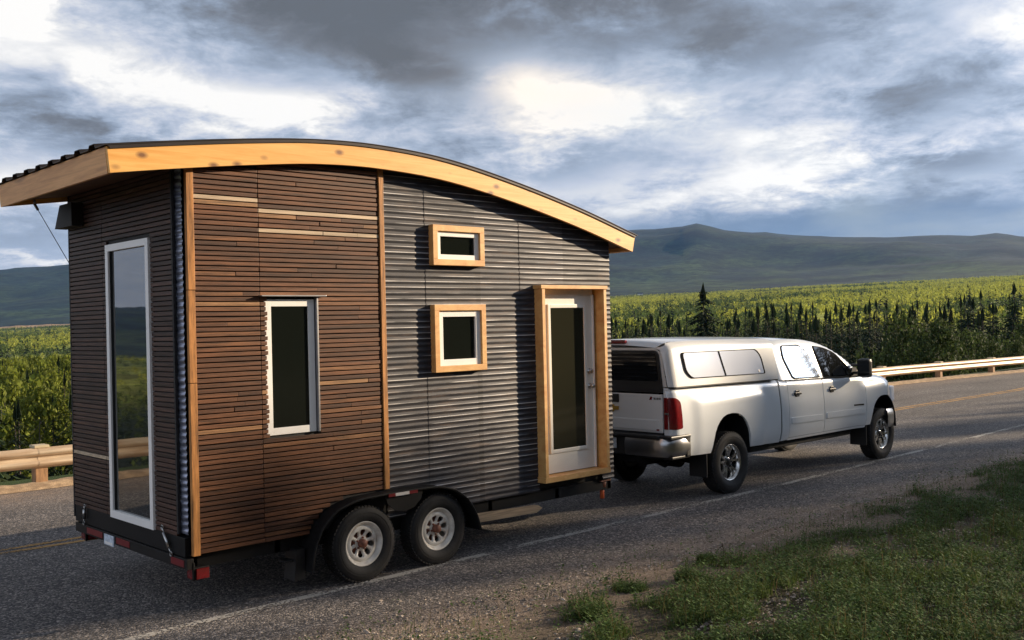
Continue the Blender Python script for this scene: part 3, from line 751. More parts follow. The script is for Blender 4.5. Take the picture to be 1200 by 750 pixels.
# ------------------------------------------------------------------ pickup truck
tr=tag(empty('pickup_truck',(9.6,1.03,0)),'white crew cab pickup truck with canopy over its bed, ahead of the wooden house','pickup truck')
YC=1.03
BT=[(6.40,1.475),(7.5,1.462),(8.87,1.448),(9.1,1.435),(10.1,1.405),(11.3,1.385),(11.55,1.40),(11.8,1.375),(12.05,1.33),(12.28,1.26),(12.42,1.17),(12.47,1.05)]
def bt(x): return interp(BT,x)
def smooth(a,b,t): 
    t=max(0,min(1,(t-a)/(b-a))); return t*t*(3-2*t)
def wlow(x,z):
    w=1.0-.055*max(0,(z-.98)/.45)**1.7-.05*max(0,(.80-z)/.25)**2
    w+=.024*smooth(6.78,6.98,x)*(1-smooth(8.38,8.52,x))*(1-smooth(1.27,1.36,z))                      # rear wheel bulge
    w-=.018*smooth(8.9,9.2,x)*(1-smooth(11.0,11.35,x))*(1-smooth(1.2,1.4,z))
    w+=.022*smooth(11.1,11.35,x)*(1-smooth(12.0,12.35,x))*(1-smooth(1.18,1.30,z))
    if x>11.9: w-=.20*((x-11.9)/.6)**2.2
    if x<6.50: w-=.10*(1-math.sqrt(max(0,1-((6.50-x)/.10)**2)))
    if x>8.9:
        t=bt(x)-z
        if t<.06: w-=.06*(1-math.sqrt(max(0,1-((.06-max(t,0))/.06)**2)))
    else:
        t=bt(x)-z
        if t<.03: w-=.03*(1-math.sqrt(max(0,1-((.03-max(t,0))/.03)**2)))
    return w
GT=[(8.90,1.99),(9.2,2.008),(9.6,2.008),(9.95,1.985),(10.3,1.93),(10.6,1.845),(10.9,1.72),(11.15,1.565),(11.33,1.425)]
def gt(x): return interp(GT,x)
def wcab(x,z):
    w=.945-.30*max(0,z-1.42)-.02*smooth(10.3,11.3,x)
    t=gt(x)-z
    if t<.07: w-=.07*(1-math.sqrt(max(0,1-((.07-max(t,0))/.07)**2)))
    if x<8.97: w-=.03*((8.97-x)/.07)**2
    return w
TT=[(6.40,1.98),(6.50,2.035),(6.7,2.055),(7.4,2.06),(8.3,2.045),(8.845,2.03)]
def tt(x): return interp(TT,x)
def wtop(x,z):
    w=.975-.17*max(0,z-1.48)
    t=tt(x)-z
    if t<.09: w-=.09*(1-math.sqrt(max(0,1-((.09-max(t,0))/.09)**2)))
    if x<6.50: w-=.10*(1-math.sqrt(max(0,1-((6.50-x)/.10)**2)))
    return w
def dense(pts,step=.05):
    out=[]
    for i,p in enumerate(pts):
        q=pts[(i+1)%len(pts)]; n=max(1,int(math.hypot(q[0]-p[0],q[1]-p[1])/step))
        for k in range(n): out.append((p[0]+(q[0]-p[0])*k/n,p[1]+(q[1]-p[1])*k/n))
    return out
def rounded(pts,r=.05,n=5):
    out=[]; m=len(pts)
    for i in range(m):
        p=Vector(pts[i]); a=Vector(pts[i-1]); b=Vector(pts[(i+1)%m]); rr=r[i] if isinstance(r,(list,tuple)) else r
        da=(a-p); db=(b-p); rr=min(rr,da.length*.45,db.length*.45)
        if rr<1e-4: out.append(tuple(p)); continue
        A=p+da.normalized()*rr; B=p+db.normalized()*rr
        for k in range(n+1):
            t=k/n; out.append(tuple(A*(1-t)**2+p*2*t*(1-t)+B*t*t))
    return out
def panel(outline,wf,off=0,depth=.02,gx=.06,gz=.05,sides=(1,),m=0,mb=None,fine=True,smoothf=True):
    """body side skin following the half-width function, with a returned edge; sides 1 = near side (-y), -1 = far side"""
    mb=mb or MB()
    for sg in sides:
        bm=bmesh.new(); vs=[bm.verts.new((x,0,z)) for x,z in outline]; bm.faces.new(vs)
        X=[p[0] for p in outline]; Z=[p[1] for p in outline]
        if fine:
            x=math.ceil(min(X)/gx)*gx
            while x<max(X)-.004:
                if x>min(X)+.004: bmesh.ops.bisect_plane(bm,geom=bm.verts[:]+bm.edges[:]+bm.faces[:],dist=1e-4,plane_co=(x,0,0),plane_no=(1,0,0))
                x+=gx
            z=math.ceil(min(Z)/gz)*gz
            while z<max(Z)-.004:
                if z>min(Z)+.004: bmesh.ops.bisect_plane(bm,geom=bm.verts[:]+bm.edges[:]+bm.faces[:],dist=1e-4,plane_co=(0,0,z),plane_no=(0,0,1))
                z+=gz
        bm.verts.ensure_lookup_table(); bm.verts.index_update()
        inner={}
        vsL=[v.co.copy() for v in bm.verts]
        P=[(c.x,YC-sg*(wf(c.x,c.z)+off),c.z) for c in vsL]
        F=[[v.index for v in f.verts] for f in bm.faces]
        # orient outward
        f0=max(F,key=len); nrm=Vector((0,0,0))
        for f in F[:1]:
            a=[Vector(P[i]) for i in f]
            for i in range(len(a)): nrm+=a[i].cross(a[(i+1)%len(a)])
        if nrm.y*sg>0: F=[f[::-1] for f in F]
        be=[(e.verts[0].index,e.verts[1].index) for e in bm.edges if e.is_boundary]
        bv=sorted({i for e in be for i in e}); n=len(P); mp={}
        for i in bv: mp[i]=n+len(mp); P.append((P[i][0],P[i][1]+sg*depth,P[i][2]))
        mb.add(P[:n],F,m,smoothf)
        if depth:
            mb.add([P[i] for i in bv]+[P[mp[i]] for i in bv],[(bv.index(a),bv.index(b),len(bv)+bv.index(b),len(bv)+bv.index(a)) for a,b in be],m,False)
        bm.free()
    return mb
def cap(topf,wf,x0,x1,crown,n=24,ny=10,mb=None,m=0,off=0,ztfix=None,smoothf=True):
    """surface bridging both sides along the upper outline"""
    mb=mb or MB(); vs=[];fs=[]
    for i in range(n+1):
        x=x0+(x1-x0)*i/n; z=topf(x); w=wf(x,z)
        for j in range(ny+1):
            t=j/ny; vs.append((x,YC-w+2*w*t,z+off+crown*(1-(2*t-1)**2)))
    for i in range(n):
        for j in range(ny):
            a=i*(ny+1)+j; fs.append((a,a+ny+1,a+ny+2,a+1))
    return mb.add(vs,[f[::-1] for f in fs],m,smoothf)
RA,FA=7.665,11.925
def arch(cx,r,z0,sq=1.0,top=None,a0=None):
    """arc points from the rear foot to the front foot of a wheel opening, going over the top"""
    pts=[]
    cz=.47
    for k in range(17):
        a=math.pi-math.pi*k/16
        x=cx+r*math.copysign(abs(math.cos(a))**.82,math.cos(a)); z=cz+(top-cz)*abs(math.sin(a))**.82
        pts.append((x,max(z,z0)))
    pts[0]=(cx-r,z0); pts[-1]=(cx+r,z0)
    return pts
# bed side
bed=[(6.405,.60)]+[(6.405,z) for z in (.8,1.0,1.2,1.40)]+[(x,bt(x)) for x in np.linspace(6.405,8.862,14)]+[(8.862,.565),(8.10,.58)]
bed+= [p for p in arch(RA-.02,.455,.585,top=1.075)][::-1]
bed=[p for i,p in enumerate(bed) if i==0 or math.hypot(p[0]-bed[i-1][0],p[1]-bed[i-1][1])>.004]
mb=panel(bed,wlow,sides=(1,-1),depth=.03)
# rear corner posts beside the tailgate
for sg in (1,-1):
    P=[];n=10
    for j in range(n+1):
        z=.60+(1.472-.60)*j/n; w=wlow(6.405,z); P+=[(6.402,YC-sg*(w+.0),z),(6.395,YC-sg*.86,z)]
    mb.add(P,[(2*j,2*j+1,2*j+3,2*j+2) if sg>0 else (2*j+1,2*j,2*j+2,2*j+3) for j in range(n)],0,False)
mb.box(6.41,8.86,YC-.90,YC+.90,1.442,1.452)
bedo=part('bed',mb,M['paint'],tr)
# wheel opening lips and dark liners
mb=MB()
for cx,top in ((RA-.02,1.075),(FA-.02,1.045)):
    A=[(x,z) for x,z in arch(cx,.452,.50,top=top)]
    for sg in (1,-1):
        y0,y1=YC-sg*.985,YC-sg*.62; n=len(A)
        vs=[(x,y0,z-.004) for x,z in A]+[(x,y1,z-.004) for x,z in A]; mb.add(vs,[(i,i+1,n+i+1,n+i) for i in range(n-1)],0,True)
        mb.add([(x,y1,z) for x,z in A],[list(range(n))],0)
split_part('wheel_arch_liner',mb,M['black'],tr)
# underbody
mb=MB()
for y in (YC-.46,YC+.40): mb.bbox(6.42,12.3,y,y+.07,.46,.60,.006)
mb.box(6.45,12.2,YC-.88,YC+.88,.60,.615); mb.bbox(8.1,11.1,YC-.84,YC-.70,.46,.585,.012)
mb.bbox(8.9,11.1,YC+.70,YC+.84,.46,.585,.012)
for xx in (RA,FA): mb.tube([(xx,.2,.41),(xx,1.86,.41)],.05,12)
mb.tube([(RA,YC-.12,.42),(RA,YC+.12,.42)],.15,14)
mb.tube([(RA,YC,.44),(9.6,YC-.05,.52)],.045,10); mb.bbox(8.2,9.1,YC-.40,YC+.0,.42,.62,.03)
mb.tube([(9.3,YC+.3,.45),(7.4,YC+.42,.47),(6.75,YC-.58,.45)],.04,10)
mb.bbox(6.15,6.45,YC-.04,YC+.04,.50,.57,.006); mb.bbox(6.40,6.5,YC-.5,YC+.5,.50,.58,.006)
for y in (YC-.52,YC+.52):
    mb.tube([(RA-.7,y,.52),(RA,y,.36),(RA+.7,y,.52)],.035,8)
part('chassis',mb,M['steel'],tr)
# front fenders
ff=[(11.315,.60)]+[(x,bt(x)) for x in np.linspace(11.315,12.46,14)]+[(12.46,.98),(12.44,.78),(12.385,.70)]
A=arch(FA-.02,.455,.60,top=1.045)[::-1]
ff+=[p for p in A]
ff=[p for i,p in enumerate(ff) if i==0 or math.hypot(p[0]-ff[i-1][0],p[1]-ff[i-1][1])>.004]
for sg in (1,-1): part('front_fender',panel(ff,wlow,sides=(sg,),depth=.03),M['paint'],tr)
# cab shell: sill, corner pillar and greenhouse
mb=panel([(8.90,.575),(8.90,1.437),(9.105,1.433),(9.105,.575)],wlow,sides=(1,-1),depth=.03)
panel([(9.11,.60),(11.305,.60),(11.305,.565),(9.11,.565)],wlow,sides=(1,-1),mb=mb)
gh=[(8.90,1.437)]+[(x,gt(x)) for x in np.linspace(8.90,11.33,30)]+[(11.30,1.395),(10.1,1.41)]
panel(gh,wcab,sides=(1,-1),depth=0,mb=mb)
cap(gt,wcab,8.90,10.22,.035,mb=mb)
# rear wall of the cab
vs=[]
for j in range(7):
    z=1.0+(1.99-1.0)*j/6; w=wcab(8.9,z) if z>1.42 else .93; vs+=[(8.895,YC-w,z),(8.895,YC+w,z)]
mb.add(vs,[(2*j,2*j+1,2*j+3,2*j+2) for j in range(6)],0)
mb.box(8.91,11.3,YC-.90,YC+.90,1.39,1.40)
# windscreen pillars
cabo=part('cab',mb,M['paint'],tr)
part('windscreen',cap(gt,wcab,10.23,11.32,.03,mb=None,off=-.001),M['tint'],tr)
# inner dark shell so that shut lines read dark
sh=[(6.6,.62),(6.6,1.40),(8.9,1.40),(11.3,1.35),(12.2,1.2),(12.2,.70)]
sh=[(8.6,.585),(8.6,1.41),(11.3,1.36),(11.36,1.36),(11.36,.62)]
split_part('shut_line',panel(sh,wlow,off=-.012,sides=(1,-1),depth=0),M['black'],tr)
# doors
def door(x0,x1,z0,sg,slx=0):
    g=.004
    o=[(x0+g,z0),(x0+g,bt(x0)-.02)]+[(x,bt(x)-.018) for x in np.linspace(x0+.02,x1-.02,10)]+[(x1-g,bt(x1)-.02),(x1-g+slx,z0)]
    mb=panel(o,wlow,off=.001,sides=(sg,),depth=.025)
    # body-side moulding: raised rubbing strip
    mo=rounded([(x0+.05,.80),(x0+.05,.885),(x1-.05,.875),(x1-.05,.79)],.02,4)
    panel(mo,wlow,off=.014,sides=(sg,),depth=.016,mb=mb)
    d=part('door',mb,M['paint'],tr)
    hx=x0+.17; h=MB(); y=YC-sg*(wlow(hx,1.2)+.006)
    yy=sorted((y,y-sg*.022)); h.bbox(hx-.02,hx+.16,yy[0],yy[1],1.205,1.245,.012); yy=sorted((y+sg*.004,y-sg*.008)); h.bbox(hx+.02,hx+.12,yy[0],yy[1],1.18,1.275,.01)
    part('handle',h,M['black'],d)
    return d
for sg in (1,-1):
    door(9.11,10.085,.605,sg); door(10.095,11.305,.605,sg)
# side windows: black seal, then glass
def swin(pts,r,wf,matn,name='window',sg=1,seal=.022,off=.010):
    p=rounded(pts,r,6); c=(sum(a[0] for a in p)/len(p),sum(a[1] for a in p)/len(p))
    def grow(q,d): 
        v=Vector((q[0]-c[0],q[1]-c[1])); L=max(v.length,1e-6); return (q[0]+v.x/L*d,q[1]+v.y/L*d)
    w=part(name,panel(p,wf,off=off+.004,sides=(sg,),depth=0,gx=.04,gz=.03),M[matn],tr)
    part('seal',panel([grow(q,seal) for q in p],wf,off=off,sides=(sg,),depth=.008,gx=.04,gz=.03),M['sealrubber'],w)
    return w
for sg in (1,-1):
    swin([(9.30,1.455),(9.185,1.74),(9.215,1.915),(9.70,1.905),(9.86,1.80),(10.02,1.435)],[.05,.05,.05,.12,.10,.03],wcab,'mirror_tint',sg=sg,seal=.022)
    swin([(10.165,1.43),(10.085,1.885),(10.36,1.845),(10.66,1.735),(10.93,1.56),(11.05,1.41)],[.03,.03,.1,.1,.1,.03],wcab,'tint',sg=sg,seal=.028)
# hood with a raised centre
mb=MB(); cap(bt,lambda x,z:wlow(x,z)-.0,11.33,12.44,.085,n=20,ny=16,mb=mb); part('hood',mb,M['paint'],tr)
mb=MB()
for j in range(1): mb.bbox(11.15,11.36,YC-.80,YC+.80,1.39,1.415,.01)
part('cowl',mb,M['black'],tr)
# front end (hidden from here, there from a step aside)
mb=MB(); mb.bbox(12.36,12.45,YC-.72,YC+.72,.78,1.18,.03); part('grille',mb,M['black'],tr)
for s in (-1,1):
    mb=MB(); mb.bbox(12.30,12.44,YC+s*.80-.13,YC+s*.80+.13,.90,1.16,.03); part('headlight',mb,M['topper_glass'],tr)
def bumper(pts,z0,z1,th,m,name,capm=None):
    """curved beam along a plan outline"""
    mb=MB(); n=len(pts); k=8; vs=[];fs=[]
    for i,(x,y) in enumerate(pts):
        a=Vector(pts[max(i-1,0)]); b=Vector(pts[min(i+1,n-1)]); t=(b-a).normalized(); nr=Vector((t.y,-t.x))
        for j in range(k+1):
            u=j/k; bul=th*(1-abs(2*u-1)**3); vs.append((x+nr.x*bul,y+nr.y*bul,z0+(z1-z0)*u))
    for i in range(n-1):
        for j in range(k): a=i*(k+1)+j; fs.append((a,a+1,a+k+2,a+k+1))
    mb.add(vs,fs,0,True); return mb
fbp=[(12.02,.045),(12.25,.06),(12.42,.14),(12.52,.32),(12.57,.7),(12.58,YC)]; fbp=fbp+[(x,2*YC-y) for x,y in fbp[-2::-1]]
part('front_bumper',bumper(fbp,.50,.80,.03,0,''),M['chrome'],tr)
mb=MB(); mb.bbox(12.1,12.5,.2,1.86,.42,.50,.02); part('air_dam',mb,M['black'],tr)
# rear bumper: chrome with black step pad and end caps
rbp=[(6.70,.020),(6.55,.012),(6.40,.03),(6.31,.10),(6.275,.25),(6.265,.60),(6.265,.70)]
P=[(x,y) for x,y in rbp][::-1]
mb=bumper(P,.615,.845,.025,0,''); 
P2=[(x,2*YC-y) for x,y in rbp]; m2=bumper(P2,.615,.845,.025,0,''); mb.add(m2.v,m2.f,0,True)
rb=split_part('rear_bumper',mb,M['chrome'],tr)[0]
mb=MB()
mb.bbox(6.245,6.50,.16,1.90,.842,.885,.012); mb.bbox(6.30,6.44,.70,1.36,.60,.85,.02)
for s in (0,1):
    f=(lambda y: y) if not s else (lambda y:2*YC-y)
    a=sorted((f(.0),f(.045))); mb.bbox(6.62,6.71,a[0]-.004,a[1],.60,.875,.018)
    a=sorted((f(-.002),f(.17))); mb.bbox(6.30,6.71,a[0]-.006,a[1],.838,.882,.014)
    a=sorted((f(.0),f(.6))); mb.bbox(6.34,6.70,a[0]+.01,a[1],.585,.622,.012)
split_part('step_pad',mb,M['black'],rb)
mb=MB(); mb.bbox(6.286,6.296,.88,1.18,.68,.82,.003); part('licence_plate',mb,M['plate'],rb)
# tailgate
mb=MB(); mb.bbox(6.385,6.44,YC-.845,YC+.845,.905,1.395,.012); mb.bbox(6.375,6.40,YC-.80,YC+.80,.93,1.07,.012); tg=part('tailgate',mb,M['paint'],tr)
mb=MB(); mb.bbox(6.40,6.46,YC-.83,YC+.83,.875,.904,.004); part('tailgate_gap',mb,M['black'],tg)
mb=MB(); mb.bbox(6.372,6.39,YC-.13,YC+.13,1.27,1.38,.010); part('handle',mb,M['black'],tg)
mb=MB(); cz=1.195; mb.prism([(YC+a,cz+b) for a,b in ((-.125,-.024),(-.125,.024),(-.045,.024),(-.045,.045),(.045,.045),(.045,.024),(.125,.024),(.125,-.024),(.045,-.024),(.045,-.045),(-.045,-.045),(-.045,-.024))],6.372,6.386,axis='x'); part('emblem',mb,M['gold'],tg)
# small badges (too small to be read in the photograph: dark and red marks)
mb=MB(); mb.prism([(.395,1.322),(.37,1.362),(.345,1.362),(.355,1.322)],6.381,6.3855,axis='x')
mb.box(6.382,6.3855,.29,.32,1.325,1.352,1); mb.box(6.382,6.3855,.245,.275,1.325,1.352,1); mb.box(6.382,6.3855,.205,.235,1.328,1.352,1)
split_part('badge',mb,[M['red'],M['chrome']],tg)
mb=MB(); mb.box(6.370,6.376,.235,.275,.935,.955); part('badge',mb,M['red'],tg)
mb=MB(); y=YC-wlow(11.2,.93)
panel([(10.98,.925),(10.98,.950),(11.24,.945),(11.24,.920)],wlow,off=.004,sides=(1,),depth=.003,mb=mb); part('badge',mb,M['steel'],tr)
# tail lights wrap round the corner
for sg in (1,-1):
    o=rounded([(6.402,.955),(6.402,1.355),(6.50,1.35),(6.585,1.30),(6.585,.96)],[.0,.0,.06,.06,.02],5)
    mb=panel(o,wlow,off=.010,sides=(sg,),depth=.02,gx=.02,gz=.05)
    a=sorted((YC-sg*.865,YC-sg*(wlow(6.402,1.1)+.008)))
    mb.bbox(6.385,6.41,a[0],a[1],.955,1.355,.006)
    tl=part('tail_light',mb,M['red'],tr)
    mb=MB(); a=sorted((YC-sg*.885,YC-sg*.94)); mb.bbox(6.380,6.388,a[0],a[1],1.14,1.165,.004) ; split_part('reverse_lens',mb,M['chrome'],tl)
# canopy over the bed
tp=[(6.41,1.487),(6.405,1.9)]+[(x,tt(x)) for x in np.linspace(6.405,8.845,20)]+[(8.845,1.462)]
mb=panel(tp,wtop,sides=(1,-1),depth=.0)
cap(tt,wtop,6.405,8.845,.035,n=30,mb=mb)
for xx in (6.405,8.845):
    vs=[]
    for j in range(9):
        z=1.487+(tt(xx)-1.487)*j/8; w=wtop(xx,z); vs+=[(xx,YC-w,z),(xx,YC+w,z)]
    mb.add(vs,[(2*j,2*j+1,2*j+3,2*j+2) for j in range(8)],0)
tpo=part('canopy',mb,M['topper'],tr)
mb=MB(); panel([(6.42,1.470),(6.42,1.488),(8.85,1.463),(8.85,1.447)],wtop,off=-.004,sides=(1,-1),depth=.01,mb=mb); split_part('seal',mb,M['black'],tpo)
for sg in (1,-1):
    p=[(6.86,1.585),(6.76,1.67),(6.735,1.905),(8.36,1.895),(8.46,1.80),(8.50,1.565)]
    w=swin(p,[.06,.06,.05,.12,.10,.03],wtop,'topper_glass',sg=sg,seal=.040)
    mb=panel([(7.57,1.578),(7.60,1.578),(7.52,1.898),(7.49,1.898)],wtop,off=.018,sides=(sg,),depth=.006); part('divider',mb,M['sealrubber'],w)
    mb=panel(rounded([(8.36,1.585),(8.36,1.62),(8.40,1.62),(8.40,1.585)],.01,3),wtop,off=.020,sides=(sg,),depth=.006); part('latch',mb,M['chrome'],w)
mb=MB(); pts=rounded([(YC-.86,1.415),(YC-.79,1.95),(YC+.79,1.95),(YC+.86,1.415)],[.03,.08,.08,.03],6); mb.prism(pts,6.375,6.40,axis='x'); rw=part('rear_hatch',mb,M['black'],tr)
mb=MB(); pts=rounded([(YC-.80,1.56),(YC-.755,1.925),(YC+.755,1.925),(YC+.80,1.56)],[.03,.06,.06,.03],6); mb.prism(pts,6.370,6.374,axis='x'); part('pane',mb,M['tint'],rw)
mb=MB(); mb.bbox(6.42,6.47,YC-.22,YC+.22,2.035,2.085,.008); part('brake_light',mb,M['red'],tr)
# mirrors
for sg in (1,-1):
    mb=MB(); y=YC-sg*1.12; a=sorted((y-.10,y+.10))
    mb.bbox(11.02,11.14,a[0]-.01,a[1]-.005,1.37,1.665,.05)
    yy=sorted((YC-sg*.90,YC-sg*1.04)); mb.bbox(11.05,11.12,yy[0],yy[1],1.42,1.46,.01); mb.bbox(11.05,11.12,yy[0],yy[1],1.54,1.58,.01)
    mb.prism([(11.0,1.385),(11.22,1.385),(11.16,1.52),(11.04,1.52)],*sorted((YC-sg*.88,YC-sg*.935)))
    mr_=part('side_mirror',mb,M['black'],tr)
    mb=MB(); mb.bbox(11.014,11.019,a[0]-.01,a[1]-.01,1.46,1.64,.002); mb.bbox(11.014,11.019,a[0]-.01,a[1]-.01,1.385,1.445,.002); split_part('mirror_glass',mb,M['tint'],mr_)
# mud flaps
for xx,s in ((RA-.55,1),(FA-.56,1)):
    for yy in (.06,1.72):
        mb=MB(); mb.bbox(xx,xx+.02,yy,yy+.28,.27,.62,.006); part('mud_flap',mb,M['black'],tr)
# wheels
tb=WL[tr]
w2=spoke_wheel(.41,.232,.25,-1,'truck',tr,(RA,.165,.41))
c=copy_tree(w2,tr,Vector((FA,.175,.41))-tb); c.rotation_euler=(0,.6,0)
for xx in (RA,FA):
    c=copy_tree(w2,tr,Vector((xx,1.885,.41))-tb); c.rotation_euler=(0,0,math.pi)
# antenna-free roof; end of truck

# ------------------------------------------------------------------ land
TILT=math.tan(R(2.3))                      # the road runs downhill; everything here is in the road's own frame
def vnoise(x,y,seed=0,octv=5,rough=.5):
    """value noise, vectorised"""
    x=np.asarray(x,float); y=np.asarray(y,float); out=0; amp=1; tot=0
    for o in range(octv):
        xi=np.floor(x).astype(np.int64); yi=np.floor(y).astype(np.int64); fx=x-xi; fy=y-yi
        fx=fx*fx*(3-2*fx); fy=fy*fy*(3-2*fy)
        def h(a,b):
            n=(a*374761393+b*668265263+(seed+o)*974711)&0x7fffffff; n=((n^(n>>13))*1274126177)&0x7fffffff; return ((n^(n>>16))&0xffff)/65535.
        v=(h(xi,yi)*(1-fx)+h(xi+1,yi)*fx)*(1-fy)+(h(xi,yi+1)*(1-fx)+h(xi+1,yi+1)*fx)*fy
        out=out+v*amp; tot+=amp; amp*=rough; x=x*2.03+17.1; y=y*2.03+9.7
    return out/tot
def sst(a,b,t): t=np.clip((t-a)/(b-a),0,1); return t*t*(3-2*t)
def rail_y(x): return np.interp(x,[-300,-80,10,24,30,34,38,44,60,120,300],[30,9.5,8.42,8.42,8.25,7.9,7.55,7.6,9,22,90])
RIDGE_AZ=[-180, -90, -30, 5, 15, 19.8, 20.8, 21.3, 22.1, 23.4, 25, 26.3, 28, 29.5, 31.1, 32.2, 32.7, 33.3, 34.7, 35.7, 36.3, 36.9, 37.5, 39.7, 46, 58, 66, 70.2, 72.1, 73.6, 80, 95, 110, 130, 180]
RIDGE_EL=[1.5, 1.2, 1.0, 1.5, 1.5, 1.58, 1.82, 1.86, 1.83, 1.96, 2.04, 2.08, 2.15, 2.3, 2.45, 2.66, 2.74, 2.78, 2.96, 3.22, 3.4, 3.29, 3.28, 3.32, 3.4, 3.3, 2.95, 2.77, 2.66, 2.59, 2.5, 2.4, 2.2, 2.0, 1.5]
def ground(x,y):
    x=np.asarray(x,float); y=np.asarray(y,float)
    dx=x-cam_loc.x; dy=y-cam_loc.y; D=np.hypot(dx,dy); az=np.degrees(np.arctan2(dy,dx))
    # north side: falls away behind the guardrail into the valley
    d=y-(rail_y(x)+.5)
    n=vnoise(x/45,y/45,3,4)-.5; nb=vnoise(x/400,y/400,5,3)-.5
    de=d+.85*np.maximum(0,x-45)*sst(4,25,d)+.5*np.maximum(0,-x-30)*sst(4,25,d)
    drop=-(5.0*sst(0,14,d)+12.0*sst(10,80,de)+5.5*sst(70,330,de))
    z_n=drop+n*4*sst(6,60,d)+nb*10*sst(300,900,d)
    # ridge of far hills, height set by its outline against the sky
    Rg=np.interp(az,RIDGE_AZ,RIDGE_EL); DR=7800.
    prof=sst(3200,DR,D)**1.25
    rn=vnoise(x/900,y/900,11,5)-.5; r3=vnoise(x/260,y/260,21,4)-.5
    z_h=prof*(np.tan(np.radians(Rg))*DR+22)*(1+0*rn)+ (rn*210+r3*70)*prof*np.clip(1-prof,0,1)*2.4
    z_h=z_h+r3*26*prof
    z_h=np.where(D>DR, z_h-(D-DR)*.03, z_h)
    far=(z_n+z_h)+TILT*(x)*sst(30,260,np.abs(D))
    # south side: verge, then a wooded bank
    s=-y
    z_s=.05*sst(2.2,4.0,s)+.12*sst(4,9,s)+8.5*sst(10,27,s)+24*sst(40,300,s)+n*2*sst(15,60,s)+TILT*x*sst(60,300,D)
    z_s=z_s+(vnoise(x/.9,y/.9,31,3)-.5)*.10*sst(2.0,3.5,s)
    z=np.where(d>0,far,np.where(s>1.6,z_s,-.03))
    z=np.where((d>0)&(d<3),z-.0,z)
    return np.where((d<=0)&(s<=1.6),-.035,z)
def axis_pts(c,n,first,span):
    k=np.linspace(-1,1,n); a=np.arcsinh(span/first)
    lo=1.0
    for _ in range(60):                    # find growth so that the first step is `first`
        st=span*np.sinh(lo/(n/2))/np.sinh(lo)
        if st>first: lo*=1.03
    return c+span*np.sinh(lo*k)/np.sinh(lo)
NX=420
gx=axis_pts(5,NX,.30,9500); gy=axis_pts(2,NX,.22,9500)
GX,GY=np.meshgrid(gx,gy,indexing='ij'); GZ=ground(GX,GY)
V=np.stack([GX,GY,GZ],-1).reshape(-1,3)
i,j=np.meshgrid(np.arange(NX-1),np.arange(NX-1),indexing='ij'); a=(i*NX+j).ravel()
F=np.stack([a,a+NX,a+NX+1,a+1],1)
# land cover (what grows there), stored per point
dx=V[:,0]-cam_loc.x; dy=V[:,1]-cam_loc.y; D=np.hypot(dx,dy); az=np.degrees(np.arctan2(dy,dx)); d=V[:,1]-rail_y(V[:,0])-.5
def C(r,g,b): return np.array([r,g,b])
gravel=C(.23,.18,.145); grass=C(.050,.075,.022); conif=C(.022,.036,.018); bright=C(.22,.24,.04); mid=C(.055,.085,.028); hill=C(.010,.020,.016)
n1=vnoise(V[:,0]/120,V[:,1]/120,41,4)[:,None]; n2=vnoise(V[:,0]/600,V[:,1]/300,43,4)[:,None]
cov=np.where((V[:,1]<0)[:,None],gravel*(1-sst(2.6,4.4,-V[:,1])[:,None]*.0),grass)
gm=sst(1.9,3.2,-V[:,1]+(vnoise(V[:,0]/1.3,V[:,1]/.9,51,3)-.5)*2.2)[:,None]
cov=np.where((V[:,1]<0)[:,None],gravel*(1-gm)+C(.060,.052,.034)*gm,grass)
cov=cov*(1-sst(15,60,D)[:,None])+conif*sst(15,60,D)[:,None]
fld=sst(380,520,D)[:,None]*(1-sst(3200,3700,D)[:,None]); pat=sst(.42,.58,n2)
cov=cov*(1-fld)+(bright*(.75+.5*n1)*pat+C(.13,.17,.04)*(1-pat)*1.0)*fld
hp=sst(3000,3700,D)[:,None]; hn=sst(.40,.62,n2*.6+n1*.4)
cov=cov*(1-hp)+(hill*(1-hn)+mid*.55*hn*(1-sst(4500,7000,D)[:,None]*.5)+hill*0)*hp
cov=np.concatenate([cov,np.ones((len(V),1))],1)
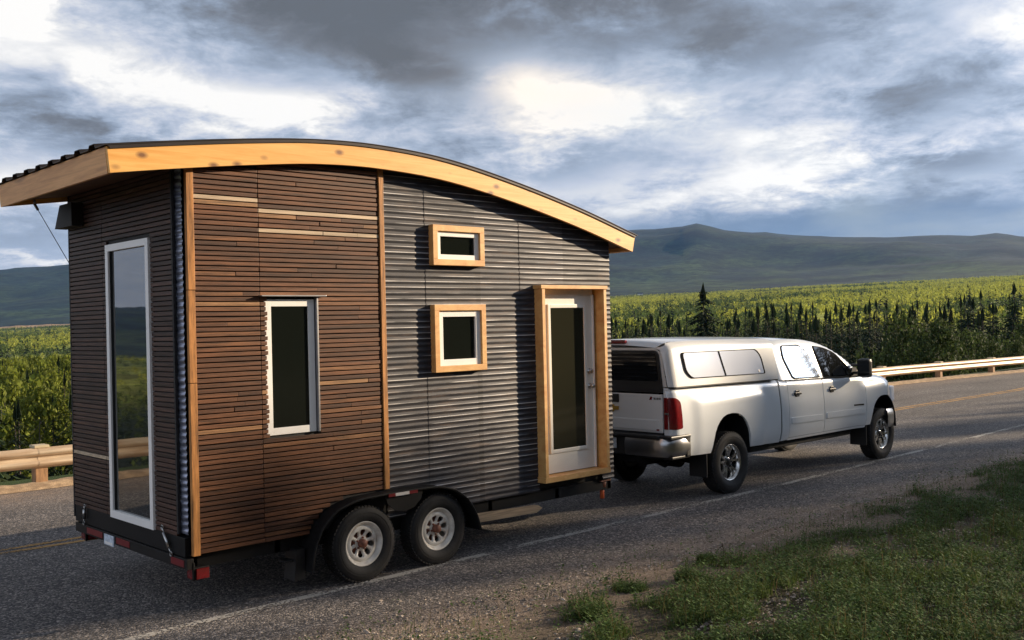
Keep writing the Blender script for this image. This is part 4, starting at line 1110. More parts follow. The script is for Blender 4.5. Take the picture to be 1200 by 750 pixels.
def land_mat():
    m,nt,b=newmat('land'); L=nt.links.new
    at=N(nt,'ShaderNodeAttribute'); at.attribute_name='cover'
    g=N(nt,'ShaderNodeNewGeometry'); ln=N(nt,'ShaderNodeVectorMath',operation='LENGTH'); L(g.outputs['Position'],ln.inputs[0])
    def noi(s,det,r=.6):
        n=N(nt,'ShaderNodeTexNoise'); n.inputs['Scale'].default_value=s; n.inputs['Detail'].default_value=det; n.inputs['Roughness'].default_value=r; L(g.outputs['Position'],n.inputs['Vector']); return n.outputs[0]
    def mr(x,a,b_,c,d_):
        q=N(nt,'ShaderNodeMapRange'); 
        for k,v in zip(('From Min','From Max','To Min','To Max'),(a,b_,c,d_)): q.inputs[k].default_value=v
        L(x,q.inputs[0]); return q.outputs[0]
    def mul(a,b_):
        q=N(nt,'ShaderNodeMath',operation='MULTIPLY'); L(a,q.inputs[0]); L(b_,q.inputs[1]); return q.outputs[0]
    near=mul(mr(noi(55,6,.75),.32,.68,.45,1.55),mr(noi(4,5),.3,.7,.75,1.25))
    far=mul(mr(noi(.020,8,.78),.36,.64,.35,1.8),mr(noi(.0035,6),.36,.64,.45,1.6))
    w=mr(ln.outputs['Value'],25,140,0,1)
    mx=N(nt,'ShaderNodeMix',data_type='FLOAT'); L(w,mx.inputs['Factor']); L(near,mx.inputs['A']); L(far,mx.inputs['B'])
    hs=N(nt,'ShaderNodeHueSaturation'); L(at.outputs['Color'],hs.inputs['Color']); L(mx.outputs['Result'],hs.inputs['Value']); L(hs.outputs[0],b.inputs['Base Color'])
    b.inputs['Roughness'].default_value=.95; b.inputs['Specular IOR Level'].default_value=.15
    bp=N(nt,'ShaderNodeBump'); bp.inputs['Strength'].default_value=.8; bp.inputs['Distance'].default_value=.03; L(noi(40,8,.75),bp.inputs['Height']); L(bp.outputs[0],b.inputs['Normal'])
    return m
M['land']=land_mat()
g_=npmesh('ground',V,F,[M['land']],smooth=True,attr=cov); tag(g_,'green verge, valley floor and hills reaching to the skyline','ground',kind='structure')

# ------------------------------------------------------------------ road
def edge_line(x,base):                     # the near edge of the paint bends gently with the road
    return base+np.interp(x,[-40,-.6,.6,3.5,5.5,8.3,13.9,18.3,30,60,120,300],[-.6,-.195,-.17,-.115,-.10,-.085,.05,.20,.75,3.2,12,60])
xr=np.concatenate([np.linspace(-60,-6,40),np.linspace(-5.7,14,140),np.linspace(14.5,120,150)])
nr=14; vs=[]
for x in xr:
    y0=edge_line(x,-1.55)+.16*(vnoise(x/.7,3.3,61,4)-.5)*2+.05*(vnoise(x/.12,1.3,63,2)-.5)
    y1=rail_y(x)-.32
    for k in range(nr+1): vs.append((x,y0+(y1-y0)*k/nr,0))
V=np.array(vs); i,j=np.meshgrid(np.arange(len(xr)-1),np.arange(nr),indexing='ij'); a=(i*(nr+1)+j).ravel(); F=np.stack([a,a+nr+1,a+nr+2,a+1],1)
def asphalt():
    m,nt,b=newmat('chip_seal_asphalt'); L=nt.links.new
    tc=N(nt,'ShaderNodeTexCoord'); v=N(nt,'ShaderNodeTexVoronoi'); v.inputs['Scale'].default_value=62; L(tc.outputs['Object'],v.inputs['Vector'])
    sp=N(nt,'ShaderNodeSeparateColor'); L(v.outputs['Color'],sp.inputs[0])
    cr=N(nt,'ShaderNodeValToRGB'); e=cr.color_ramp.elements; e[0].color=(.046,.044,.046,1); e[0].position=.1; e[1].position=1; e[1].color=(.40,.35,.32,1)
    k=e.new(.55); k.color=(.108,.099,.097,1); k=e.new(.85); k.color=(.205,.182,.166,1); L(sp.outputs[0],cr.inputs[0])
    def noi(s,det,st=(1,1,1)):
        mp=N(nt,'ShaderNodeMapping'); mp.inputs['Scale'].default_value=st; L(tc.outputs['Object'],mp.inputs[0])
        n=N(nt,'ShaderNodeTexNoise'); n.inputs['Scale'].default_value=s; n.inputs['Detail'].default_value=det; L(mp.outputs[0],n.inputs['Vector']); return n.outputs[0]
    def mr(x,a,b_,c,d_):
        q=N(nt,'ShaderNodeMapRange')
        for kk,vv in zip(('From Min','From Max','To Min','To Max'),(a,b_,c,d_)): q.inputs[kk].default_value=vv
        L(x,q.inputs[0]); return q.outputs[0]
    hs=N(nt,'ShaderNodeHueSaturation'); L(cr.outputs[0],hs.inputs['Color'])
    m1=N(nt,'ShaderNodeMath',operation='MULTIPLY'); L(mr(noi(1.1,6,(.25,1,1)),.3,.7,.75,1.25),m1.inputs[0]); L(mr(noi(9,6),.3,.7,.85,1.15),m1.inputs[1]); L(m1.outputs[0],hs.inputs['Value'])
    # brown grit gathers outside the edge line and along the far side
    g=N(nt,'ShaderNodeSeparateXYZ'); L(tc.outputs['Object'],g.inputs[0])
    e1=mr(g.outputs[1],-.9,-1.6,0,.75); e2=mr(g.outputs[1],6.3,7.9,0,.85)
    ad=N(nt,'ShaderNodeMath',operation='ADD'); L(e1,ad.inputs[0]); L(e2,ad.inputs[1])
    m2=N(nt,'ShaderNodeMath',operation='MULTIPLY'); L(ad.outputs[0],m2.inputs[0]); L(mr(noi(2.5,8),.35,.62,.35,1.1),m2.inputs[1]); m2.use_clamp=True
    gr=N(nt,'ShaderNodeValToRGB'); e=gr.color_ramp.elements; e[0].color=(.11,.083,.064,1); e[1].color=(.42,.32,.25,1); L(sp.outputs[1],gr.inputs[0])
    mx=N(nt,'ShaderNodeMix',data_type='RGBA'); L(m2.outputs[0],mx.inputs['Factor']); L(hs.outputs[0],mx.inputs['A']); L(gr.outputs[0],mx.inputs['B']); L(mx.outputs['Result'],b.inputs['Base Color'])
    b.inputs['Roughness'].default_value=.85; b.inputs['Specular IOR Level'].default_value=.3
    bp=N(nt,'ShaderNodeBump'); bp.inputs['Strength'].default_value=.9; bp.inputs['Distance'].default_value=.006; bp.invert=True; L(v.outputs['Distance'],bp.inputs['Height']); L(bp.outputs[0],b.inputs['Normal'])
    return m
M['asphalt']=asphalt()
tag(npmesh('road',V,F,[M['asphalt']]),'two lane chip sealed road','road',kind='structure')
def paint_mat(name,c,wear):
    m,nt,b=newmat(name); L=nt.links.new; out=nt.nodes['Material Output']
    tc=N(nt,'ShaderNodeTexCoord'); n=N(nt,'ShaderNodeTexNoise'); n.inputs['Scale'].default_value=34; n.inputs['Detail'].default_value=6; L(tc.outputs['Object'],n.inputs['Vector'])
    mp=N(nt,'ShaderNodeMapping'); mp.inputs['Scale'].default_value=(.9,3,1); L(tc.outputs['Object'],mp.inputs[0])
    n2=N(nt,'ShaderNodeTexNoise'); n2.inputs['Scale'].default_value=1.6; n2.inputs['Detail'].default_value=5; L(mp.outputs[0],n2.inputs['Vector'])
    ad=N(nt,'ShaderNodeMath',operation='ADD'); L(n.outputs[0],ad.inputs[0]); L(n2.outputs[0],ad.inputs[1])
    q=N(nt,'ShaderNodeMapRange'); q.inputs['From Min'].default_value=wear-.05; q.inputs['From Max'].default_value=wear+.05; L(ad.outputs[0],q.inputs[0])
    t=N(nt,'ShaderNodeBsdfTransparent'); mx=N(nt,'ShaderNodeMixShader'); L(q.outputs[0],mx.inputs[0]); L(t.outputs[0],mx.inputs[1]); L(b.outputs[0],mx.inputs[2]); L(mx.outputs[0],out.inputs['Surface'])
    b.inputs['Base Color'].default_value=(*c,1); b.inputs['Roughness'].default_value=.8
    return m
M['white_line']=paint_mat('worn_white_line',(.42,.39,.35),.975); M['yellow_line']=paint_mat('worn_yellow_line',(.40,.22,.06),.90)
def strip(name,yf,w,mt,x0=-60,x1=119,z=.004):
    X=np.concatenate([np.arange(x0,-6,1.),np.arange(-6,20,.2),np.arange(20,x1,1.)]); n=len(X)
    V=np.concatenate([np.stack([X,[yf(x)-w/2 for x in X],np.full(n,z)],1),np.stack([X,[yf(x)+w/2 for x in X],np.full(n,z)],1)])
    a=np.arange(n-1); F=np.stack([a,a+1,n+a+1,n+a],1)
    return tag(npmesh(name,V,F,[mt]),kind='structure')
strip('edge_line',lambda x:edge_line(x,.0),.10,M['white_line'])
cl=lambda x:3.91+float(np.interp(x,[-40,0,28,60,119],[0,0,0,2.2,10]))
strip('centre_line',lambda x:cl(x)-.10,.10,M['yellow_line']); strip('centre_line',lambda x:cl(x)+.10,.10,M['yellow_line'])

# tan gravel berm along the foot of the guardrail
X=np.concatenate([np.linspace(-60,-4,70),np.linspace(-3.8,6,100),np.linspace(6.4,60,160),np.linspace(61,110,50)]); prof=[(-.42,.006),(-.30,.05),(-.15,.085),(0,.07),(.25,.03),(.75,-.25)]
vs=[]
for x in X:
    for k,(py,pz) in enumerate(prof):
        j1=(vnoise(x/.25,k*3.1,71,3)-.5); vs.append((x,rail_y(x)+py+.10*j1,pz+.05*j1*(0<k<5)))
V=np.array(vs,float); i,j=np.meshgrid(np.arange(len(X)-1),np.arange(len(prof)-1),indexing='ij'); a=(i*len(prof)+j).ravel(); F=np.stack([a,a+len(prof),a+len(prof)+1,a+1],1)
M['berm']=mat('tan_gravel',(.40,.28,.17),.95,var=.35,scale=9,bump=.8,bscale=60,dirt=((.20,.13,.08),.8,4))
tag(npmesh('gravel_berm',V,F,[M['berm']],smooth=True),kind='structure')

# ------------------------------------------------------------------ guardrail
gr=tag(empty('guardrail',(0,8.42,0)),'long weathered metal guardrail on wooden posts along the far side of the road','guardrail')
wb=[(0,.0),(.035,.025),(.075,.060),(.075,.095),(.020,.125),(.0,.155),(.020,.185),(.075,.215),(.075,.250),(.035,.285),(0,.31)]
def beam(x0,x1,lap):
    X=np.linspace(x0,x1,9); vs=[];fs=[];n=len(wb)
    for x in X:
        yb=float(rail_y(x))
        for (o,h) in wb: vs.append((x,yb-.10-o-lap,.29+h))
    for i in range(len(X)-1):
        for k in range(n-1): a=i*n+k; fs.append((a,a+n,a+n+1,a+1))
    return vs,fs
mb=MB(); xx=-2.19-3.81*12; seg=[]
while xx<108:
    v,f=beam(xx-.06,xx+3.81+.06,.004 if len(seg)%2 else 0); mb.add(v,f,0,True); seg.append(xx)
    for h in (.38,.50):
        for q in (-.03,.03): mb.lathe_y([(0,-.015),(.014,-.012),(.016,0)],8,0,(xx+q,float(rail_y(xx))-.125,h))
    xx+=3.81
part('rail',mb,M['railmetal'],gr)
pm=MB(); pm.bbox(-.09,.09,-.09,.10,-.35,.60,.008); pm.bbox(-.11,.11,-.12,.12,.595,.635,.008,1)
post=None
xs_=[]; 
for k,sx in enumerate(seg):
    for q in (0,):
        if -30<sx<90: xs_.append(sx+q)
for k,px in enumerate(xs_):
    if post is None: post=part('post',pm,[M['postwood'],M['postcap']],gr,(px,float(rail_y(px))+.0,0),True)
    else:
        c=post.copy(); col.objects.link(c); c.parent=gr; c.location=Vector((px,float(rail_y(px)),0))-WL[gr]

# ------------------------------------------------------------------ vegetation
nr_=np.random.default_rng(5)
M['bark']=mat('bark',(.07,.05,.035),.9,var=.3)
M['bark_pale']=mat('pale_bark',(.13,.12,.09),.8,var=.4,scale=9)
M['needles']=mat('spruce_needles',(.020,.034,.012),.85,island=.45,spec=.2,trans=.12)
M['needles_dark']=mat('dark_spruce_needles',(.013,.022,.009),.85,island=.4,spec=.2,trans=.08)
M['leaf']=mat('aspen_leaves',(.17,.20,.028),.7,island=.40,spec=.25,trans=.42)
M['leaf_mid']=mat('mixed_leaves',(.075,.105,.022),.75,island=.45,spec=.2,trans=.35)
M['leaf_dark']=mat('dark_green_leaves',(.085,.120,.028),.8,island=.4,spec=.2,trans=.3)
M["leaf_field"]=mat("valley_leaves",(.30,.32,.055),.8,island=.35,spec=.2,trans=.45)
M['leaf_bush']=mat('willow_leaves',(.048,.070,.020),.75,island=.45,spec=.25,trans=.30)
def trunk_np(h,r,n=6,bend=.0):
    t=np.linspace(0,1,6); V=[];
    for q in t:
        for k in range(n):
            a=2*math.pi*k/n; rr=r*(1-q*.93); V.append((rr*math.cos(a)+bend*math.sin(q*3)*.3,rr*math.sin(a)+bend*q*q,q*h))
    F=[]
    for i in range(5):
        for k in range(n): F.append((i*n+k,i*n+(k+1)%n,(i+1)*n+(k+1)%n,(i+1)*n+k))
    return np.array(V),np.array(F)
def tri2quad(F): return np.concatenate([F,F[:,2:3]],1)
def spruce_np(h,r,tiers,br,seg,seed,z0=.06,pw=.85):
    """drooping whorls of ragged boughs: every bough a chain of small bent blades"""
    g=np.random.default_rng(seed); V=[];F=[]
    for t in range(tiers):
        q=(t+g.uniform(-.3,.3))/tiers; z=h*(z0+(1-z0)*q); R_=r*(1-q)**pw*g.uniform(.72,1.12)+.03*r
        nb=max(4,int(br*(.55+.45*(1-q))))
        for b in range(nb):
            a=2*math.pi*(b+g.uniform(-.35,.35))/nb; L=R_*g.uniform(.62,1.15); ca,sa=math.cos(a),math.sin(a)
            droop=.28+.25*(1-q); zz=z+g.uniform(-.4,.4)*h/tiers
            for k in range(seg):
                u0=k/seg; u1=(k+1.25)/seg; wd=L*(.20+.16*math.sin(math.pi*min(u0+.25,1)))*g.uniform(.7,1.2)/math.sqrt(seg/2)
                p0=(L*u0,zz-droop*L*u0**1.2); p1=(L*u1,zz-droop*L*u1**1.2-.03*h/tiers)
                n=len(V); s0=wd*g.uniform(.5,1); s1=wd*g.uniform(.5,1)
                tw=g.uniform(-.5,.5)*wd
                V+=[(p0[0]*ca,p0[0]*sa,p0[1]+.03*L),((p0[0]*.5+p1[0]*.5)*ca-s0*sa,(p0[0]*.5+p1[0]*.5)*sa+s0*ca,(p0[1]+p1[1])/2-tw-.10*L),(p1[0]*ca,p1[0]*sa,p1[1]),((p0[0]*.5+p1[0]*.5)*ca+s1*sa,(p0[0]*.5+p1[0]*.5)*sa-s1*ca,(p0[1]+p1[1])/2+tw-.10*L)]
                F.append((n,n+1,n+2,n+3))
    for k in range(3):                     # leader
        n=len(V); a=k*2.1; V+=[(0,0,h*1.03),(.04*r*math.cos(a)*3,.04*r*math.sin(a)*3,h*.93),(.02*r,0,h*.88),(-.08*r*math.cos(a),-.08*r*math.sin(a),h*.92)]; F.append((n,n+1,n+2,n+3))
    return np.array(V),np.array(F)
def crown_np(h,r,z0,nclump,nleaf,ls,seed,narrow=1.0):
    """broadleaf crown: leaf faces scattered over many uneven clumps"""
    g=np.random.default_rng(seed); C=[]
    for k in range(nclump):
        q=g.uniform(0,1)**.8; z=z0+(h-z0)*q; rr=r*math.sin(math.pi*min(.97,(.18+.80*q)))**.7*g.uniform(.25,.95); a=g.uniform(0,6.28)
        C.append((rr*math.cos(a)*narrow,rr*math.sin(a)*narrow,z,r*g.uniform(.26,.46)))
    C=np.array(C); idx=g.integers(0,nclump,nleaf); d=g.normal(size=(nleaf,3)); d/=np.linalg.norm(d,axis=1)[:,None]
    rad=C[idx,3:4]*g.uniform(.55,1.08,(nleaf,1)); P=C[idx,:3]+d*rad*np.array([1,1,1.05])
    n=g.normal(size=(nleaf,3))*.8+d; n/=np.linalg.norm(n,axis=1)[:,None]
    u=np.cross(n,[0,0,1.]); u/=np.linalg.norm(u,axis=1)[:,None]+1e-6; v=np.cross(n,u); s=(ls*g.uniform(.6,1.4,(nleaf,1)))
    V=np.stack([P-u*s*.6,P-v*s,P+u*s*.6,P+v*s],1).reshape(-1,3); F=np.arange(nleaf*4).reshape(-1,4)
    return V,F
def mesh_np(name,V,F,mats,mi=None):
    o=npmesh(name,V,F,mats,mi); me=o.data; bpy.data.objects.remove(o); return me
def tree_kind(name,Vt,Ft,Vc,Fc,mt,mc):
    return (mesh_np('trunk',Vt,Ft,[mt]),mesh_np('crown',Vc,Fc,[mc]))
def limbs(h,r,n,seed,z0=.25):
    g=np.random.default_rng(seed); V,F=trunk_np(h*.9,r,6,.25); V=list(map(tuple,V)); F=[tuple(f) for f in F]
    for k in range(n):
        a=g.uniform(0,6.28); z=h*g.uniform(z0,.7); L=h*g.uniform(.15,.3); m=len(V)
        for q,rr in ((0,r*.4),(1,r*.12)):
            for s in range(4):
                b=s*1.5708; V.append((L*q*math.cos(a)+rr*math.cos(b)*-math.sin(a),L*q*math.sin(a)+rr*math.cos(b)*math.cos(a),z+L*q*.9+rr*math.sin(b)))
        for s in range(4): F.append((m+s,m+(s+1)%4,m+4+(s+1)%4,m+4+s))
    return np.array(V),np.array(F)
SPR=[tree_kind('s',*trunk_np(h,.02*h*.6,6),*spruce_np(h,r,26,13,3,40+k),M['bark'],M['needles_dark'] if k%2 else M['needles']) for k,(h,r) in enumerate(((10,1.45),(10,1.15),(10,1.8),(10,1.3)))]
BIG=tree_kind('b',*trunk_np(12,.16,8),*spruce_np(12,2.9,34,18,5,77,z0=.04,pw=.55),M['bark'],M['needles_dark'])
ASP=[tree_kind('a',*limbs(10,.10,6,60+k),*crown_np(10,r,3.2,26,1500,.17,50+k),M['bark_pale'],M['leaf']) for k,r in enumerate((1.5,1.9,1.7))]
ASPD=[(t,mesh_np('crown',*crown_np(10,r,3.2,26,1500,.17,50+k),[M['leaf_mid']])) for k,((t,c_),r) in enumerate(zip(ASP,(1.5,1.9,1.7)))]
BSH=[tree_kind('w',*limbs(4,.06,9,80+k,.1),*crown_np(4,r,.5,34,3400,.085,70+k),M['bark'],M['leaf_bush']) for k,r in enumerate((1.7,2.0,1.45,1.8))]
def put(kind,name,x,y,h,h0,label,cat,group,wide=1.0,sink=.15):
    z=float(ground(x,y))-sink; s=h/h0
    e=empty(name,(x,y,z),rnd.uniform(0,6.28)); e.scale=(s*wide,s*wide,s)
    for me,nm in ((kind[0],'trunk'),(kind[1],'crown')):
        o=bpy.data.objects.new(nm,me); col.objects.link(o); o.parent=e
    tag(e,label,cat,group); return e
def polar(az,D): return cam_loc.x+D*math.cos(R(az)),cam_loc.y+D*math.sin(R(az))
def htop(az,D,el):                          # height of a tree whose tip stands at this true elevation
    x,y=polar(az,D); return cam_loc.z+D*math.tan(R(el+2.3*math.cos(R(az))))-float(ground(x,y))+.15
# two trees that stand out
x,y=polar(36.0,150); put(BIG,'spruce_tree',x,y,htop(36.0,150,-.02),12,'broad dark spruce rising over the canopy roof, the widest conifer in the valley forest','tree',None)
x,y=polar(20.3,210); put(SPR[0],'spruce_tree',x,y,htop(20.3,210,-.72),10,'lone dark spruce standing above the bushes at the right edge of the view','tree',None,1.6)
x,y=polar(22.6,230); put(SPR[2],'spruce_tree',x,y,htop(22.6,230,-1.18),10,'thin dark spruce poking above the forest edge, left of the lone right-hand spruce','tree',None)
SPL='dark narrow spruce in the forest belt beyond the guardrail, right of the house'
cnt=0
for k in range(165):                        # dark belt of spruces behind the truck
    az=16.5+25.5*((k*.6180339)%1)+rnd.uniform(-.3,.3); D=125+170*rnd.random()
    if abs(az-36)<1.0 and D<230: continue
    hh=htop(az,D,rnd.uniform(-2.3,-1.2)+(.4 if rnd.random()<.15 else 0)-(.25 if az>37 else 0)); hh=min(max(hh,7),18)
    x,y=polar(az,D); put(SPR[k%4],'spruce_tree',x,y,hh,10,SPL,'tree','spruces in the belt behind the truck',rnd.uniform(1.0,1.5)); cnt+=1
ASL='pale green leafy tree among the dark spruces in the valley behind the truck'
for k in range(46):
    az=17+24.5*((k*.6180339+.37)%1); D=120+200*rnd.random()
    if az<33 and rnd.random()<.5: D=110+40*rnd.random()
    hh=min(max(htop(az,D,rnd.uniform(-2.9,-1.9) if az<37 else rnd.uniform(-2.0,-1.4)),4),11); x,y=polar(az,D)
    put(ASPD[k%3],'aspen_tree',x,y,hh,10,ASL,'tree','leafy trees among the spruces behind the truck')
BL='round green bush growing on the slope just beyond the guardrail, right of the truck'
for k in range(64):                         # willow bushes on the slope behind the rail
    az=16+19*((k*.6180339+.11)%1)+rnd.uniform(-.3,.3); D=58+55*rnd.random()
    if az>26: D+=12
    x,y=polar(az,D); 
    if y-float(rail_y(x))<3.5: continue
    top=-2.95 if az<26 else -3.45
    hh=min(max(htop(az,D,top+rnd.uniform(-1.1,.25)),1.6),6.0); put(BSH[k%4],'willow_bush',x,y,hh,4,BL,'bush','bushes on the slope behind the guardrail',rnd.uniform(.85,1.15))
# left of the house
LA='yellow green leafy tree in the valley forest left of the house'
LS='dark spruce in the valley forest left of the house'
for k in range(120):
    az=65.5+11*((k*.6180339)%1); D=95+230*rnd.random(); el=rnd.uniform(-1.9,-.5) if D>190 else rnd.uniform(-3.0,-.9)
    hh=min(max(htop(az,D,el),5),15); x,y=polar(az,D); put(ASP[k%3],'aspen_tree',x,y,hh,10,LA,'tree','leafy trees in the valley left of the house',rnd.uniform(.8,1.05))
for k in range(90):
    az=65+12*((k*.6180339+.5)%1); D=70+220*rnd.random()**1.2; el=rnd.uniform(-4.6,-2.4) if D<120 else rnd.uniform(-2.3,-.55)
    hh=min(max(htop(az,D,el),5),15); x,y=polar(az,D); put(SPR[k%4],'spruce_tree',x,y,hh,10,LS,'tree','spruces in the valley left of the house',rnd.uniform(.85,1.3))
# the wood on the bank behind the camera, which shades the near side of the road
for k in range(120):
    x=30+66*((k*.6180339)%1); y=-25-7*rnd.random(); z=float(ground(x,y))
    u=x-2.36*(-y-25); topz=(18.7 if u>57 else (14.3 if u>44 else 7.5))+rnd.uniform(-1.1,.7)+ (abs(y)-25)*(.68 if u>57 else .15)
    put(SPR[k%4],'conifer',x,y,topz-z,10,'tall conifer on the wooded bank across the road from the guardrail','tree','conifers on the wooded bank',1.6)
for k in range(24):
    x=-12+44*((k*.6180339)%1); y=-22-9*rnd.random()
    put(SPR[k%4],'conifer',x,y,7+3*rnd.random(),10,'tall conifer on the wooded bank across the road from the guardrail','tree','conifers on the wooded bank',1.5)
# far forest that nobody could count: one object per kind
def scatter(name,protos,mats,n,azr,Dr,pw,hr,seed,mask=None,label=None):
    g=np.random.default_rng(seed); az=np.concatenate([g.uniform(a,b,int(n*f)) for a,b,f in azr]); D=Dr[0]+(Dr[1]-Dr[0])*g.uniform(0,1,len(az))**pw
    x=cam_loc.x+D*np.cos(np.radians(az)); y=cam_loc.y+D*np.sin(np.radians(az)); z=ground(x,y)
    if mask is not None: k=mask(x,y,D,g); x,y,z,D=x[k],y[k],z[k],D[k]
    N_=len(x); pid=g.integers(0,len(protos),N_); h=g.uniform(*hr,N_); th_=g.uniform(0,6.28,N_); VV=[];FF=[];MI=[];off=0
    for p,(Vp,Fp,mp) in enumerate(protos):
        k=np.where(pid==p)[0]; 
        if not len(k): continue
        s=h[k][:,None,None]; c,si=np.cos(th_[k])[:,None],np.sin(th_[k])[:,None]; wd=g.uniform(.8,1.25,(len(k),1))
        W=np.empty((len(k),len(Vp),3)); W[:,:,0]=(Vp[:,0]*c-Vp[:,1]*si)*wd; W[:,:,1]=(Vp[:,0]*si+Vp[:,1]*c)*wd; W[:,:,2]=Vp[:,2]; W*=s
        W+=np.stack([x[k],y[k],z[k]-.2],1)[:,None,:]
        VV.append(W.reshape(-1,3)); FF.append((Fp[None]+(np.arange(len(k))*len(Vp))[:,None,None]).reshape(-1,4)+off); off+=len(k)*len(Vp); MI.append(np.tile(mp,len(k)))
    o=npmesh(name,np.concatenate(VV),np.concatenate(FF),mats,np.concatenate(MI)); return tag(o,label,'forest',kind='stuff')
def pr_s(seed,t,b,s):
    V,F=spruce_np(1,.125,t,b,s,seed); return (V,F,np.zeros(len(F),int))
def pr_w(seed):
    V,F=spruce_np(1,.20,7,6,1,seed); return (V,F,np.zeros(len(F),int))
def pr_a(seed,nl,ls,r=.22,z0=.15):
    V,F=crown_np(1,r,z0,9,nl,ls,seed); return (V,F,np.zeros(len(F),int))
mk=lambda x,y,D,g:(y-rail_y(x)>45)
scatter('spruce_forest',[pr_s(200+i,9,7,1) for i in range(5)],[M['needles_dark']],4800,[(2,12,.08),(12,42,.55),(42,62,.08),(62,80,.22),(80,128,.15)],(150,400),.8,(6,12),9,mk,'dark spruce forest filling the valley between the road and the bright field')
scatter('leafy_forest',[pr_a(220+i,110,.038,.31,.12) for i in range(5)],[M['leaf_mid']],1900,[(31,42,.14),(42,62,.1),(62,80,.46),(80,128,.22)],(230,520),.8,(6,10),10,mk,'mixed green leafy forest between the spruces of the valley')
scatter('slope_thicket',[pr_a(240+i,260,.035,.42,.02) for i in range(4)],[M['leaf_bush']],1500,[(10,44,.45),(44,64,.15),(64,82,.25),(82,120,.15)],(20,170),.9,(1.6,3.4),12,lambda x,y,D,g:(y-rail_y(x)>5.5)&((D>55)|(y-rail_y(x)>16)),'low green thicket covering the slope below the guardrail')
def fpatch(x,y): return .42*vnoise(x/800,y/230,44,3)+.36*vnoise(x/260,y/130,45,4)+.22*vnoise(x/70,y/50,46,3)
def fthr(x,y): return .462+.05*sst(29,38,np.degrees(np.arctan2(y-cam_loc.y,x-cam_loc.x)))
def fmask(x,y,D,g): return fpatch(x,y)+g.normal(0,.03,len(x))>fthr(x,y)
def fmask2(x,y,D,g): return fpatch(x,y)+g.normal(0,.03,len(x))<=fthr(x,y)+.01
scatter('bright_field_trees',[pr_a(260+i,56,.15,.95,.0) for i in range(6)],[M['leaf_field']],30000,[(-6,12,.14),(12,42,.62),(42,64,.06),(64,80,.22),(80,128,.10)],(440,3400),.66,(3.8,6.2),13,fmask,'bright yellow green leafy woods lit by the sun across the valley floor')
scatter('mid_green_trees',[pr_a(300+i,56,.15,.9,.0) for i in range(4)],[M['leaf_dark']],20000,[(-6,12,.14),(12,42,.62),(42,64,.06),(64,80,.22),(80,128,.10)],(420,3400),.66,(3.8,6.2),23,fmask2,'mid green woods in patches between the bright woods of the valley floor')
scatter('far_spruces',[pr_w(280+i) for i in range(4)],[M['needles_dark']],3000,[(-6,12,.1),(12,42,.6),(42,64,.08),(64,80,.25),(80,128,.15)],(400,3600),.85,(10,16),14,lambda x,y,D,g:(g.uniform(0,1,len(x))<.12+1.2*sst(.47,.56,1-fpatch(x,y)*.7-.3*vnoise(x/170,y/110,47,3))),'scattered dark conifers standing in the bright woods of the valley')

# ------------------------------------------------------------------ stones, grass and weeds on the near verge
def in_view(P,mx=.06):
    d=P-np.array(cam_loc); z=d@np.array(fw); u=.5+(1182.8/1200)*(d@np.array(r2))/z; v=.5-(1182.8/750)*(d@np.array(u2))/z
    return (z>.5)&(u>-mx)&(u<1+mx)&(v>.3)&(v<1+mx)
def stones(n,seed):
    g=np.random.default_rng(seed); x=-2+26*g.uniform(0,1,n)**1.7; s=.75+3.6*g.uniform(0,1,n)**1.15; y=-s+np.interp(x,[0,14,24],[0,.15,.6])
    keep=g.uniform(0,1,n)<np.clip(.12+.95*sst(1.1,1.75,s),0,1); x,y=x[keep],y[keep]
    z=np.maximum(ground(x,y),np.where(y>-1.5,.0,-1)); P=np.stack([x,y,z],1); k=in_view(P); P=P[k]; n=len(P)
    base=np.array([(1,0,0),(0,1,0),(-1,0,0),(0,-1,0),(0,0,.8),(0,0,-.6),(.6,.6,.5),(-.6,.5,.4),(.1,-.7,.5)],float)
    F0=np.array([(0,6,4,4),(6,1,4,4),(1,7,4,4),(7,2,4,4),(2,3,8,8),(2,8,4,4),(3,0,8,8),(0,4,8,8),(0,1,6,6),(1,2,7,7)])
    sz=g.lognormal(-4.75,.42,n)[:,None,None]; W=base[None]*g.uniform(.7,1.3,(n,9,3))*sz*np.array([1,1,.7]); a=g.uniform(0,6.28,n); c,s_=np.cos(a)[:,None],np.sin(a)[:,None]
    W2=W.copy(); W2[:,:,0]=W[:,:,0]*c-W[:,:,1]*s_; W2[:,:,1]=W[:,:,0]*s_+W[:,:,1]*c; W2+=P[:,None,:]
    F=(F0[None,:,:3]+(np.arange(n)*9)[:,None,None]).reshape(-1,3)
    return npmesh('loose_gravel',W2.reshape(-1,3),F,[M['stone']])
M['stone']=mat('gravel_stones',(.27,.225,.19),.85,island=.75,spec=.3)
tag(stones(60000,3),'loose grey brown gravel along the near shoulder of the road','gravel',kind='stuff')
def veg_density(x,y):
    s=-y-np.interp(x,[0,3,5,8,14,24],[.75,.15,-.05,-.12,-.35,-.9])
    e=s+(vnoise(x/.8,y/.55,91,4)-.5)*2.0; p=vnoise(x/.45+9,y/.4,95,4)
    d=sst(1.75,2.45,e)*sst(.41,.53,p+.09*sst(2.0,4.0,s)); return .03+.97*d*sst(1.2,1.7,s)
